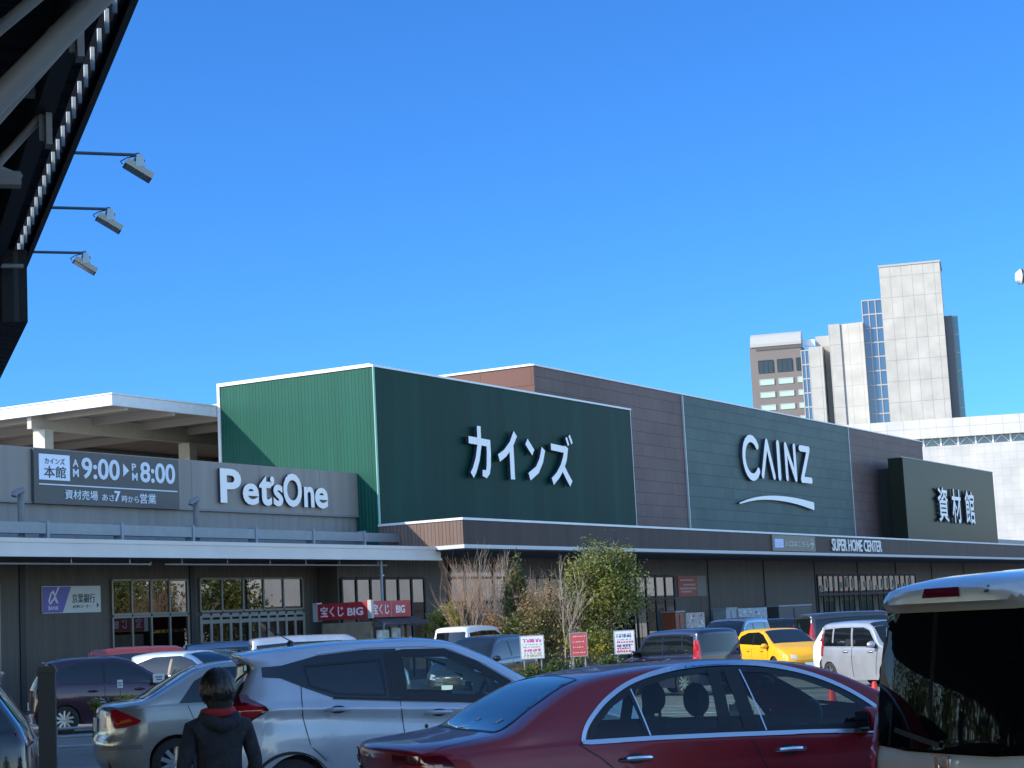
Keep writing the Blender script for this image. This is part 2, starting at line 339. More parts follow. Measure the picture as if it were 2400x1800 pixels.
def build_store():
    st = sthing('store_building', 'long maroon and green home centre with brown canopy along its front', 'building', 0, 0, 0)
    # green block
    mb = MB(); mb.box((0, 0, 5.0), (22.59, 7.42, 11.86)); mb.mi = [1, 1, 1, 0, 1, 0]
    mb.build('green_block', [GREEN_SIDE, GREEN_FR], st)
    mb = MB(); e = .05
    mb.box((-e, -e, 11.862), (22.59+e, .10, 11.94)); mb.box((-e, .104, 11.862), (.12, 7.42, 12.0)); mb.box((-e, 7.424, 5), (.12, 7.55, 12.0)); mb.box((22.6, -.012, 6), (22.63, .1, 11.85))
    mb.build('white_trim', CAPW, st)
    mb = MB(); mb.box((-.045, -.045, 5.8), (.06, -.003, 11.86)); mb.build('corner_trim', M('green_trim', (.20, .42, .33), .4), st)
    # maroon hall
    mb = MB(); mb.box((15.16, 1.2, 5.0), (74.1, 42, 13.5)); mb.mi = [0, 0, 0, 0, 0, 1]; mb.build('main_hall', [MAROON, MAROON_S], st)
    mb = MB(); mb.box((15.1, 1.14, 13.502), (74.16, 1.3, 13.57)); mb.box((15.1, 1.304, 13.502), (15.26, 42, 13.60)); mb.build('roof_trim', CAPW, st)
    mb = MB(); mb.box((31.56, 1.14, 5.6), (57.75, 1.198, 13.44)); mb.build('teal_panel', TEAL, st)
    mb = MB(); pe = M('pale_edge', (.45, .48, .47), .4); mb.box((31.47, 1.10, 5.6), (31.556, 1.197, 13.46)); mb.build('panel_edge', pe, st); mb = MB(); mb.box((57.754, 1.10, 5.6), (57.84, 1.197, 13.46)); mb.build('panel_edge', pe, st)
    # dark green sign block at the far end
    mb = MB(); mb.box((62.2, -1.0, 5.0), (84.6, .02, 11.56)); mb.build('sign_block', DKGREEN, st)
    mb = MB(); mb.box((63.6, .022, 5.0), (83, 1.19, 11.0)); mb.build('sign_block_back', M('sign_back_dark', (.02, .022, .02), .7), st)
    mb = MB(); mb.box((62.17, -1.03, 11.562), (84.63, .05, 11.62)); mb.build('sign_block_trim', M('dark_trim', (.16, .19, .17), .4), st)
    mb = MB(); mb.box((74.2, 3, -.3), (128, 30, 6.9)); mb.build('rear_wing', GREYC, st)
    # canopy
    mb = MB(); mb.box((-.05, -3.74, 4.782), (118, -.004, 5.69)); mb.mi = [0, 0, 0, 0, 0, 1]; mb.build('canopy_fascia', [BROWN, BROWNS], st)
    mb = MB(); mb.box((-.09, -3.78, 5.692), (118, -.006, 5.78)); mb.build('canopy_cap', CAPW, st)
    mb = MB(); mb.box((-.08, -3.79, 4.64), (118, -.008, 4.78)); mb.build('canopy_edge', M('canopy_edge_paint', (.55, .56, .56), .5), st)
    mb = MB(); mb.box((0, -3.6, 4.60), (118, -.01, 4.638)); mb.build('canopy_soffit', SOFFIT, st)
    # shop-front wall under the canopy
    mb = MB(); mb.box((-2.9, 0, -.35), (118, .3, 4.60)); mb.box((-2.9, .301, -.35), (-2.6, 1.4, 4.60)); mb.build('front_wall', WALLD, st)
    for s in (22.4, 30.8, 38.54, 46.6, 54.3, 62, 70, 78): mb = MB(); mb.box((s-.05, -.05, -.1), (s+.05, -.003, 4.59)); mb.build('downpipe', JOINT, st)
    window(st, -2.73, 2.95, 2.06, 3.73, 6, .03, (), .10, JOINT)
    window(st, -2.73, 2.95, -.1, 1.96, 6, .03, (), .10, JOINT)
    window(st, 4.91, 9.5, 2.65, 4.32, 4, .03, (3.73,), .10, JOINT)
    window(st, 4.91, 9.5, .2, 2.55, 4, .03, (), .10, JOINT, STOREGL2)
    window(st, 11.0, 20.5, .2, 3.7, 8, .03, (2.65,), .10, JOINT, STOREGL2)
    window(st, 20.9, 26.4, -.1, 3.75, 5, .03, (2.65,), .12, JOINT)
    window(st, 46.9, 54.2, -.1, 3.75, 8, .03, (2.6,), .12, JOINT, STOREGL2)
    window(st, 54.5, 66, -.1, 3.75, 10, .03, (2.6,), .12, JOINT, STOREGL2)
    # goods seen through the far doors
    rr = random.Random(3); nmat = M('notice_paper', (.30, .29, .26), .7, var=.6, vscale=3)
    for k in range(16):
        s = 47.2+k*1.15; z = rr.choice((2.75, 2.9, 3.0)); w = rr.uniform(.3, .7)
        mb = MB(); mb.box((s, -.075, z), (s+w, -.072, z+rr.uniform(.35, .7))); mb.build('window_notice', nmat, st)
    return st
store = build_store()

def build_petwing():
    w = sthing('shop_wing', 'low grey shop wing with sign parapet and white canopy edge', 'building', 0, 0, 0)
    mb = MB(); mb.box((-30, .9, 6.17), (-.02, 1.2, 7.81)); mb.build('sign_parapet', GREYB, w)
    mb = MB()
    for s in (-24.6, -21.0, -9.95, -6.2, -2.5): mb.box((s-.012, .893, 6.2), (s+.012, .8985, 7.79))
    mb.box((-30, .86, 6.10), (-.02, 1.18, 6.168)); mb.build('parapet_joint', M('grey_joint', (.17, .18, .20), .5), w)
    mb = MB(); mb.box((-30, 1.0, 4.5), (-.04, 1.25, 6.098)); mb.build('upper_wall', ribbed('upper_cladding', (.25, .24, .23), .42, .012, 'X', .5), w)
    mb = MB(); mb.box((-30, 1.26, 4.5), (-.06, 30, 5.9)); mb.build('roof_deck', M('roof_deck_grey', (.25, .25, .25), .8), w)
    mb = MB(); mb.box((-30, -2.5, 4.30), (.33, -2.42, 4.76)); mb.box((-30, -2.53, 4.655), (.36, -2.502, 4.775)); mb.box((-30, -2.53, 4.26), (.36, -2.502, 4.34)); mb.build('canopy_fascia', M('pale_fascia', (.62, .59, .56), .45, var=.05, vscale=.7), w)
    mb = MB(); mb.box((-30, -2.418, 4.50), (-.10, 1.0, 4.62)); mb.box((.0, -2.418, 4.40), (.32, .0, 4.59)); mb.build('canopy_roof', M('canopy_roof_sheet', (.20, .24, .25), .5, var=.1), w)
    mb = MB(); mb.box((-30, -2.30, 4.36), (-.1, .89, 4.49)); mb.build('canopy_soffit', SOFFIT, w)
    mb = MB(); mb.box((-30, .9, -.35), (-2.905, 1.15, 4.355)); mb.build('front_wall', WALLD, w)
    for s in (-18.0, -10.1): mb = MB(); mb.box((s-.12, .86, -.1), (s+.12, .897, 4.3)); mb.build('wall_joint', JOINT, w)
    window(w, -14.11, -10.42, 2.68, 3.77, 4, -.87, (), .07, FRAMEM)
    window(w, -14.11, -10.42, .3, 2.60, 4, -.87, (), .07, FRAMEM)
    window(w, -9.76, -3.93, 2.70, 3.80, 5, -.87, (), .07, FRAMEM)
    d = window(w, -9.76, -3.93, -.1, 2.56, 11, -.87, (2.35,), .13, FRAMEL, STOREGL2); d.name = 'entrance_doors'
    window(w, -29, -19, .3, 3.7, 8, -.87, (2.6,), .07, FRAMEM)
    return w
build_petwing()

def build_roof_canopy():
    t = sthing('rooftop_canopy', 'white edged flat canopy over rooftop parking behind the wing', 'canopy', -6.14, -7.6, 5.9)
    b = 5.9
    mb = MB(); mb.box((0, 0, 10.66-b), (24, .12, 11.07-b)); mb.box((-.12, 0, 10.66-b), (-.004, 26, 11.07-b)); mb.box((-.16, -.04, 11.074-b), (24, .2, 11.13-b)); mb.box((-.16, .204, 11.074-b), (.06, 26, 11.13-b)); mb.build('fascia', CAPW, t)
    mb = MB(); mb.box((.0, .13, 10.86-b), (24, 26, 10.95-b)); mb.build('roof_sheet', ribbed('deck_sheet', (.36, .33, .29), .35, .03, 'Y', .6), t)
    mb = MB()
    for y in (4.4, 12.5, 20.5):
        mb.box((.1, y-.11, 10.2-b), (24, y+.11, 10.84-b))
    mb.build('beam', M('cream_steel', (.50, .47, .41), .55, var=.06), t)
    mb = MB()
    for x in (.85, 3.6, 6.6, 9.6): mb.box((x-.08, .14, 10.55-b), (x+.08, 25.9, 10.855-b))
    mb.build('purlin', mats.get('cream2') or mm('cream2', (.42, .39, .34), .6), t)
    for x, y in ((.85, 4.4), (9.6, 4.4), (.85, 12.5), (.85, 20.5), (18, 4.4)):
        mb = MB(); mb.box((x-.24, y-.3, 0), (x+.24, y+.3, 10.2-b-.003)); mb.build('column', M('cream_column', (.56, .53, .47), .6, var=.05), t)
build_roof_canopy()

def build_roof_duct():
    t = sthing('roof_duct', 'grey cable trunking on short legs above the white canopy', 'duct', -12, .8, 4.62)
    mb = MB(); mb.box((-18, -.14, .42), (13.4, .14, .74)); mb.build('trunking', M('duct_steel', (.20, .23, .26), .45, .2, var=.08), t)
    mb = MB(); mb.box((-18, .3, .60), (13.6, .36, .66)); mb.build('rail', STEELG, t)
    for x in (-13, -9.8, -6.8, -3.6, -.2, 3.1, 6.4, 9.6, 12.6):
        mb = MB(); mb.box((x-.05, -.17, 0), (x+.05, .17, .80)); mb.build('leg', M('duct_leg', (.22, .27, .32), .5), t)
    for i, s in enumerate((-19.2, -11.24)):
        p = sthing('vent_pipe', ['grey vent pipe with hooded top left of the opening hours sign', 'grey vent pipe with hooded top between the hours sign and pet shop letters'][i], 'pipe', s, .3, 4.62, 'vent pipes on the canopy roof')
        mb = MB(); VP = mm('vent_grey', (.17, .18, .19), .55); mb.tube([(0,0,0), (0,0,1.72)], .10, 10); mb.build('pipe', VP, p, True)
        mb = MB(); mb.tube([(0,0,1.62), (0,-.06,1.72), (-.34,-.1,1.62), (-.38,-.1,1.52)], .09, 10); mb.build('hood', VP, p, True)
build_roof_duct()

def build_shutter_rail():
    t = sthing('awning_rail', 'thin pale rail hung under the white canopy edge', 'rail', -12, 2.0, 4.1)
    mb = MB(); mb.tube([(-18, 0, 0), (-3.6, 0, 0)], .028, 8); mb.tube([(-2.9, 0, 0), (9.4, 0, 0)], .028, 8); mb.tube([(-3.6, 0, 0), (-3.45, .1, .05)], .05, 8); mb.build('tube', GALV, t, True)
    for x in (-16.6, -14, -7.0, -4.5, -2.1, .15, 2.4, 4.4, 6.4, 8.8):
        mb = MB(); mb.bar((x, 0, .0), (x, 0, .27), .03); mb.build('hanger', GALV, t)
    p = sthing('drain_pipe', 'slim grey downpipe dropping from the end of the white canopy', 'pipe', -3.3, 2.2, -.1)
    mb = MB(); mb.tube([(0,0,0), (0,0,4.4)], .05, 8); mb.build('tube', STEELG, p, True)
    mb = MB()
    for z in (1.2, 2.6, 3.8): mb.box((-.07, -.07, z), (.07, .07, z+.05))
    mb.build('clip', GALV, p)
build_shutter_rail()

# ------------------------------------------------------------------ signs
def build_signs():
    # opening hours board
    t = sthing('hours_sign', 'grey opening hours board with white figures on the parapet', 'sign', -17.53, -.9, 6.1)
    mb = MB(); mb.box((0, -.12, 0), (6.76, -.003, 1.66)); mb.build('board', M('sign_board_grey', (.065, .066, .066), .5, var=.04), t)
    y = -.124
    mb = MB(); mb.box((.21, y-.006, .73), (1.55, y, 1.52)); mb.build('plate', M('sign_plate', (.72, .80, .95), .4), t)
    dk = M('sign_dark', (.03, .04, .05), .5); wt = M('sign_white', (.62, .70, .80), .4)
    def tx(b, x0, x1, z0, z1, mat, bold=.01, nm='lettering', yy=None): text_mb(b, x1-x0, z1-z0, .012, bold, x0, z0, (yy or y)-.001).build(nm, mat, t)
    tx('カインズ', .45, 1.32, 1.22, 1.41, dk, .0, yy=y-.007); tx('本館', .42, 1.36, .80, 1.16, dk, .005, yy=y-.007)
    tx('A', 1.68, 1.93, 1.19, 1.42, wt, .02); tx('M', 1.68, 1.94, .87, 1.12, wt, .02)
    tx('9:00', 2.07, 3.83, .83, 1.5, wt, .022)
    mb = MB(); mb.prism([(4.0, .98), (4.28, 1.18), (4.0, 1.40)], y, y-.01); mb.build('arrow', wt, t)
    tx('P', 4.42, 4.62, 1.19, 1.42, wt, .02); tx('M', 4.42, 4.68, .87, 1.12, wt, .02)
    tx('8:00', 4.82, 6.56, .83, 1.5, wt, .022)
    mb = MB(); mb.box((.2, y-.008, .575), (6.66, y, .612)); mb.build('rule', wt, t)
    tx('資材売場', 1.32, 2.78, .17, .46, wt, .02); tx('あさ', 2.98, 3.54, .17, .38, wt, .015); tx('7', 3.56, 3.84, .16, .50, wt, .03)
    tx('時から', 3.9, 4.72, .15, .37, wt, .015); tx('営業', 4.78, 5.56, .14, .46, wt, .02)
    # pet shop letters
    t = sthing('shop_letters', 'large white latin letters mounted on the grey parapet end', 'sign', -8.6, -.9, 6.37)
    for ch, x0, x1, z0, z1 in (('P', 0, 1.2, .03, 1.22), ('e', 1.25, 2.2, .0, .76), ('t', 2.2, 2.95, 0, 1.08), ('’', 2.85, 3.12, .68, 1.06), ('s', 3.02, 3.62, 0, .78), ('O', 3.62, 4.78, 0, 1.22), ('n', 4.88, 5.54, .02, .78), ('e', 5.56, 6.42, 0, .77)):
        letters(text_mb(ch, x1-x0-.03, z1-z0, .08, .028, x0, z0, -.06), 'letter', t)
    # katakana
    t = sthing('katakana_sign', 'white four character katakana sign on the dark green block', 'sign', 6.57, 0, 7.92); K = []
    y = -.08; d = .14
    def ch(strokes):
        mb = MB()
        for i, (pts, w) in enumerate(strokes): stroke(mb, pts, w, d+.006*i, y+.004*i, 0)
        letters(mb, 'letter', t)
    ch([([(.05, 1.50), (1.80, 1.44)], .30), ([(1.66, 1.58), (1.66, 1.0), (1.60, .50), (1.52, .24), (1.36, .12), (1.06, .16)], [.32, .34, .34, .32, .30, .26]), ([(.92, 2.12), (.90, 1.3), (.70, .72), (.42, .26), (.20, .03)], [.30, .32, .32, .32, .32])])
    ch([([(4.02, 2.0), (3.62, 1.50), (3.05, 1.10), (2.50, .86)], [.34, .32, .32, .34]), ([(3.62, 1.42), (3.62, .0)], .36)])
    ch([([(4.98, 1.72), (5.55, 1.26)], .34), ([(6.50, 1.48), (6.25, .95), (5.85, .52), (5.10, .18)], [.34, .34, .34, .36])])
    ch([([(7.22, 1.62), (8.74, 1.55)], .30), ([(8.70, 1.69), (8.50, 1.15), (8.20, .74), (7.75, .36), (7.22, .06)], [.34, .36, .34, .32, .34]), ([(8.22, .78), (8.62, .36), (8.98, .02)], [.34, .34, .36]), ([(8.72, 2.12), (8.92, 1.78)], .17), ([(9.02, 2.24), (9.26, 1.88)], .17)])
    # chain name and swoosh
    t = sthing('latin_sign', 'white five letter sign with a rising swoosh on teal panels', 'sign', 37.9, -1.14, 7.76)
    y = -.08; d = .16
    def lt(strokes, nm='letter'):
        mb = MB()
        for i, (pts, w) in enumerate(strokes): stroke(mb, pts, w, d+.006*i, y+.004*i, 6)
        letters(mb, nm, t)
    arc = [(1.02+1.42+1.42*math.cos(a)*1.0, 2.78+1.12*math.sin(a)) for a in [R(42+ (276)*k/14) for k in range(15)]]
    arc = [(2.32+1.18*math.cos(R(40+280*k/16)), 2.78+1.12*math.sin(R(40+280*k/16))) for k in range(17)]
    lt([(arc, .42)])
    lt([([(3.85, 1.84), (4.72, 3.84)], .40), ([(4.72, 3.84), (5.62, 1.84)], .40)])
    lt([([(6.5, 1.86), (6.5, 3.84)], .46)])
    lt([([(7.72, 1.86), (7.72, 3.82)], .40), ([(7.72, 3.82), (9.16, 1.86)], .40), ([(9.16, 1.86), (9.16, 3.82)], .40)])
    lt([([(10.15, 3.78), (11.6, 3.78)], .38), ([(11.6, 3.78), (10.2, 1.86)], .42), ([(10.2, 1.86), (11.75, 1.86)], .38)])
    sm = lambda P: [P[0]]+[q for a, b in zip(P, P[1:]) for q in ((.75*a[0]+.25*b[0], .75*a[1]+.25*b[1]), (.25*a[0]+.75*b[0], .25*a[1]+.75*b[1]))]+[P[-1]]
    top = sm(sm([(0, .12), (1.5, .40), (3.4, .62), (6, .74), (9, .70), (11.95, .52)])); bot = sm(sm([(11.93, .04), (9, .34), (6, .46), (3.4, .42), (1.5, .26), (.1, .06)]))
    mb = MB(); mb.prism(top+bot, y, y-d); letters(mb, 'swoosh', t)
    # building materials hall
    t = sthing('kanji_sign', 'white three character kanji sign on the dark glossy block', 'sign', 68.9, 1.0, 7.42)
    for k, (c, x0, x1) in enumerate((('資', 0, 2.3), ('材', 3.35, 5.55), ('館', 6.7, 9.0))):
        letters(text_mb(c, x1-x0, 2.38, .14, .025, x0, 0, -.08), 'letter', t)
    # canopy direction board
    t = sthing('direction_sign', 'small tan direction board with blue plate and arrow on the canopy edge', 'sign', 30.6, 3.74, 4.83)
    mb = MB(); mb.box((0, -.07, 0), (6.2, -.003, .82)); mb.build('board', M('tan_board', (.20, .175, .135), .5, var=.05), t)
    mb = MB(); mb.box((.28, -.078, .17), (1.5, -.071, .62)); mb.build('plate', M('blue_plate', (.42, .58, .95), .4), t)
    text_mb('本館', .9, .3, .01, .01, .44, .25, -.079).build('lettering', WHITE, t)
    text_mb('入口はこちら', 3.5, .30, .012, .01, 1.7, .24, -.072).build('lettering', M('sign_pale', (.62, .60, .52), .5), t)
    mb = MB(); stroke(mb, [(5.35, .41), (5.95, .41)], .06, .012, -.071, 0); stroke(mb, [(5.6, .68), (5.95, .41)], .06, .012, -.0725, 0); stroke(mb, [(5.95, .41), (5.6, .14)], .06, .012, -.074, 0); mb.build('arrow', mats.get('p') or mm('p', (.62, .60, .52), .5), t)
    t = sthing('canopy_letters', 'narrow white capital letters spelling three words on the brown canopy', 'sign', 39.4, 3.74, 4.9)
    text_mb('SUPER HOME CENTER', 8.5, .68, .05, .012, 0, 0, -.06).build('lettering', LETTER, t)
    # bank sign
    t = sthing('bank_sign', 'blue and white bank cash corner sign on the grey wall', 'sign', -17.2, -.9, 2.78)
    mb = MB(); mb.box((0, -.06, 0), (2.56, -.003, .82)); mb.build('board', M('bank_white', (.50, .53, .53), .5), t)
    bl = M('bank_blue', (.075, .06, .36), .45)
    mb = MB(); mb.prism([(.015, .02), (.86, .02), (1.24, .80), (.015, .80)], -.062, -.068); mb.build('blue_field', bl, t)
    lw = M('bank_pale', (.62, .62, .70), .4); mb = MB()
    stroke(mb, [(.70, .80), (.46, .42), (.30, .28), (.26, .36), (.36, .60), (.44, .66), (.52, .52), (.64, .30)], .05, .006, -.069, 0); mb.build('emblem', lw, t)
    text_mb('BANK', .44, .12, .006, .01, .24, .10, -.069).build('lettering', lw, t)
    text_mb('京葉銀行', 1.02, .28, .008, .012, 1.28, .30, -.061).build('lettering', dk, t)
    text_mb('ATMコーナー', .86, .10, .008, .006, 1.3, .14, -.061).build('lettering', dk, t)
    mb = MB(); mb.prism([(2.38, .14), (2.47, .22), (2.38, .30)], -.061, -.07); mb.build('arrow', dk, t)
    # red banner on the shop front
    t = sthing('wall_banner', 'faded red banner on the dark shop front wall right of the trees', 'banner', 26.9, 0, 2.72)
    mb = MB(); mb.box((0, -.05, 0), (3.5, -.004, 1.05)); mb.build('sheet', M('banner_red', (.34, .10, .085), .7, var=.15, vscale=2), t)
    mb = MB(); mb.box((2.35, -.054, .01), (3.48, -.051, 1.04)); mb.build('grey_field', M('banner_grey', (.22, .20, .19), .7), t)
    bp = mm('banner_pale', (.50, .32, .28), .7)
    for z, a, b in ((.78, .25, 1.9), (.55, .6, 2.1), (.36, .2, 2.2), (.2, .3, 1.6)): mb = MB(); mb.box((a, -.056, z), (b, -.051, z+.09)); mb.build('printing', bp, t)
    # lottery booth
    t = sthing('lottery_booth', 'small lottery booth with red lettered sign band under the canopy', 'booth', -8.24, 5.0, -.12)
    rd = M('booth_red_shaded', (.30, .012, .02), .45, var=.06); rl = M('booth_red_front', (.42, .07, .075), .45, var=.05)  # one sign red; the darker left copy carries canopy shade in its colour
    mb = MB(); mb.box((0, 0, 2.32), (2.42, 2.12, 2.86)); mb.mi = [1, 1, 1, 1, 1, 0]; mb.build('sign_band', [rd, rl], t)
    mb = MB(); mb.box((-.03, 2.122, 2.28), (.25, 2.3, 2.9)); mb.box((-.03, -.04, 2.30), (-.003, .10, 2.9)); mb.box((-.003, -.04, 2.30), (.12, -.003, 2.9)); mb.box((1.2, -.012, 2.33), (1.215, -.001, 2.85)); mb.build('band_frame', GALV, t)
    pk = M('booth_letter', (.70, .55, .55), .5); pw = M('booth_letter_white', (.75, .72, .70), .5)
    text_mb('宝くじ', .95, .34, .008, .02, .12, 2.42, -.001).build('lettering', pw, t); text_mb('BIG', .55, .26, .008, .03, 1.5, 2.44, -.001).build('lettering', pw, t)
    for b, x0, ww, hh in (('宝くじ', .12, .92, .34), ('BIG', 1.2, .62, .26)):
        o = text_mb(b, ww, hh, .008, .03, x0, 2.42, -.001).build('lettering', pk, t); o.rotation_euler.z = R(-90); o.location = (0, 2.12, 0)
    mb = MB(); mb.box((.05, .05, 0), (2.3, 2.0, 1.0)); mb.box((.05, .05, 1.0), (.15, .15, 2.2)); mb.box((2.2, .05, 1.0), (2.3, .15, 2.2)); mb.box((.05, 1.9, 1.0), (2.3, 2.0, 2.2)); mb.box((.05, .15, 1), (.1, 1.9, 2.2)); mb.build('counter', M('booth_body', (.20, .16, .10), .6, var=.2), t)
    mb = MB(); mb.prism([(-.5, 2.06), (.1, 2.28), (.1, 2.31), (-.5, 2.10)], .1, 2.9, 'YZ'); mb.build('awning', M('awning_black', (.03, .032, .035), .6), t)
    mb = MB(); mb.box((.3, -.02, 1.15), (1.0, .02, 1.9)); mb.box((1.2, -.02, 1.3), (1.7, .02, 1.95)); mb.build('poster', M('booth_poster', (.45, .5, .5), .6, var=.4, vscale=5), t)
build_signs()

# ------------------------------------------------------------------ far buildings
def build_far():
    CONC = tiled('pale_panels', (.46, .44, .40), (.49, .47, .43), (.34, .325, .30), 1.75, 3.45, 0, .045, .6, .02)
    CONC2 = tiled('cream_panels', (.47, .45, .41), (.49, .47, .43), (.38, .36, .33), 1.9, 3.45, 0, .04, .6, .02)
    BRN = M('brown_tile', (.18, .155, .145), .6, var=.05, vscale=.2)
    BLUEG = M('blue_glass', (.03, .10, .22), .04, spec=.9)
    TEALG = M('teal_glass', (.03, .15, .20), .05, spec=.8)
    GREENW = M('pale_green_window', (.42, .56, .47), .3)
    MULL = M('mullion', (.42, .40, .38), .5)
    t = thing('tower_building', 'tall pale panelled tower with blue glass strips beside a brown office block', 'building', (60.878, 300, -.25), R(-14.4))
    def B(nm, a, b, m): mb = MB(); mb.box(a, b); return mb.build(nm, m, t)
    B('main_tower', (0, 0, 0), (9.7, 9, 56.9), CONC)
    mb = MB(); mb.box((-.12, -.12, 56.9), (9.82, .3, 57.2)); mb.box((9.705, .31, 56.9), (9.9, 9, 57.2)); mb.build('tower_cap', MULL, t)
    B('side_wing', (9.705, 1.0, 0), (11.0, 9, 48.1), M('dark_wing', (.07, .07, .09), .4))
    g = B('glass_wing', (11.005, 2.0, 0), (11.85, 9, 48.2), TEALG)
    mb = MB()
    for z in range(24, 49, 3): mb.box((11.0, 1.95, z), (11.9, 1.998, z+.2))
    mb.build('mullion', MULL, g)
    def strip(x0, x1, y, z1, n, step):
        g = B('glass_strip', (x0, y, 0), (x1, y+3, z1), BLUEG); mb = MB()
        for i in range(n+1):
            x = x0+(x1-x0)*i/n; mb.box((x-.07, y-.12, 20), (x+.07, y-.003, z1))
        z = z1
        while z > 20: mb.box((x0, y-.10, z-.14), (x1, y-.004, z+.06)); z -= step
        mb.build('mullion', MULL, g)
    strip(-3.25, -.02, 1.4, 51.9, 3, 2.35); strip(-13.6, -12.35, .6, 44.4, 2, 2.35)
    B('middle_block', (-8.9, .5, 0), (-7.0, 8, 48.3), CONC)
    mb = MB(); mb.prism([(-6.995, .8), (-3.26, .1), (-3.26, 8), (-6.995, 8)], 0, 48.2, 'XY'); mb.build('angled_block', CONC2, t)
    B('recess_wall', (-10.0, 3.5, 0), (-8.905, 8, 45.2), M('recess_concrete', (.36, .34, .31), .7))
    B('small_block', (-12.35, .2, 0), (-10.1, 8, 44.8), CONC)
    B('plant_room', (-11.4, 4, 44.81), (-9.1, 8, 47.0), M('plant_room_grey', (.45, .44, .42), .6))
    B('parapet_rail', (-13.2, 2.5, 45.3), (-11.42, 2.7, 46.4), WHITE)
    B('office_block', (-22.1, .9, 0), (-13.62, 14, 45.6), BRN)
    mb = MB(); pr = [(0, 45.61), (0, 46.1), (.25, 46.9), (.8, 47.5), (1.6, 47.9), (3.2, 48.0), (3.2, 45.61)]
    mb.prism([(y+.7, z) for y, z in pr], -21.9, -13.5, 'YZ'); mb.build('roof_vault', M('vault_white', (.40, .40, .38), .5), t)
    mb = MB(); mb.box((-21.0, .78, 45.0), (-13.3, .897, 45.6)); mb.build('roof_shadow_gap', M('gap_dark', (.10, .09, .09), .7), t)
    for r, (z0, z1, mat) in enumerate(((41.2, 43.3, DKGLASS), (39.2, 40.15, GREENW), (37.1, 38.0, GREENW), (34.95, 35.85, GREENW), (32.8, 33.7, GREENW))):
        for c in range(3):
            x = -20.75+c*3.13; x1 = min(x+2.4, -13.65); mb = MB(); mb.box((x, .80, z0), (x1, .896, z1)); w = mb.build('window', mat, t)
            mb = MB()
            for i in range(4 if r == 0 else 2):
                q = x+(x1-x)*i/(3 if r == 0 else 1); mb.box((q-.05, .76, z0), (q+.05, .797, z1))
            mb.box((x, .765, z1-.08), (x1, .796, z1+.04)); mb.build('frame', MULL if r else JOINT, w)
    # low white hall with a glazed truss strip
    t = thing('white_hall', 'long low white panelled hall with a glazed truss strip, right of the store', 'building', (50.255, 230, -.25), R(-9.5))
    WP = tiled('white_panels', (.62, .60, .56), (.64, .62, .58), (.48, .46, .43), 2.0, 2.35, 0, .035, .5, .02)
    WP2 = tiled('white_panels_small', (.58, .56, .53), (.61, .59, .56), (.49, .47, .45), .95, .95, 0, .02, .5, .01)
    def B2(nm, a, b, m): mb = MB(); mb.box(a, b); return mb.build(nm, m, t)
    B2('upper_band', (-30, -.3, 22.25), (60, 12, 24.6), WP)
    B2('lower_wall', (-30, 0, 0), (60, 12, 21.25), WP2)
    g = B2('glass_band', (.0, .6, 21.255), (60, 12, 22.245), M('hall_glass', (.10, .16, .20), .1, spec=.8))
    mb = MB()
    for i in range(28):
        x = .3+2.1*i; mb.box((x-.10, .3, 21.255), (x+.10, .5, 22.245)); mb.bar((x+.2, .45, 21.35), (x+1.05, .45, 22.2), .06); mb.bar((x+1.05, .45, 22.2), (x+1.9, .45, 21.35), .06)
    mb.build('truss', WHITE, g)
    B2('left_return', (-30, .01, 21.26), (-.3, 12, 22.24), WP)
build_far()

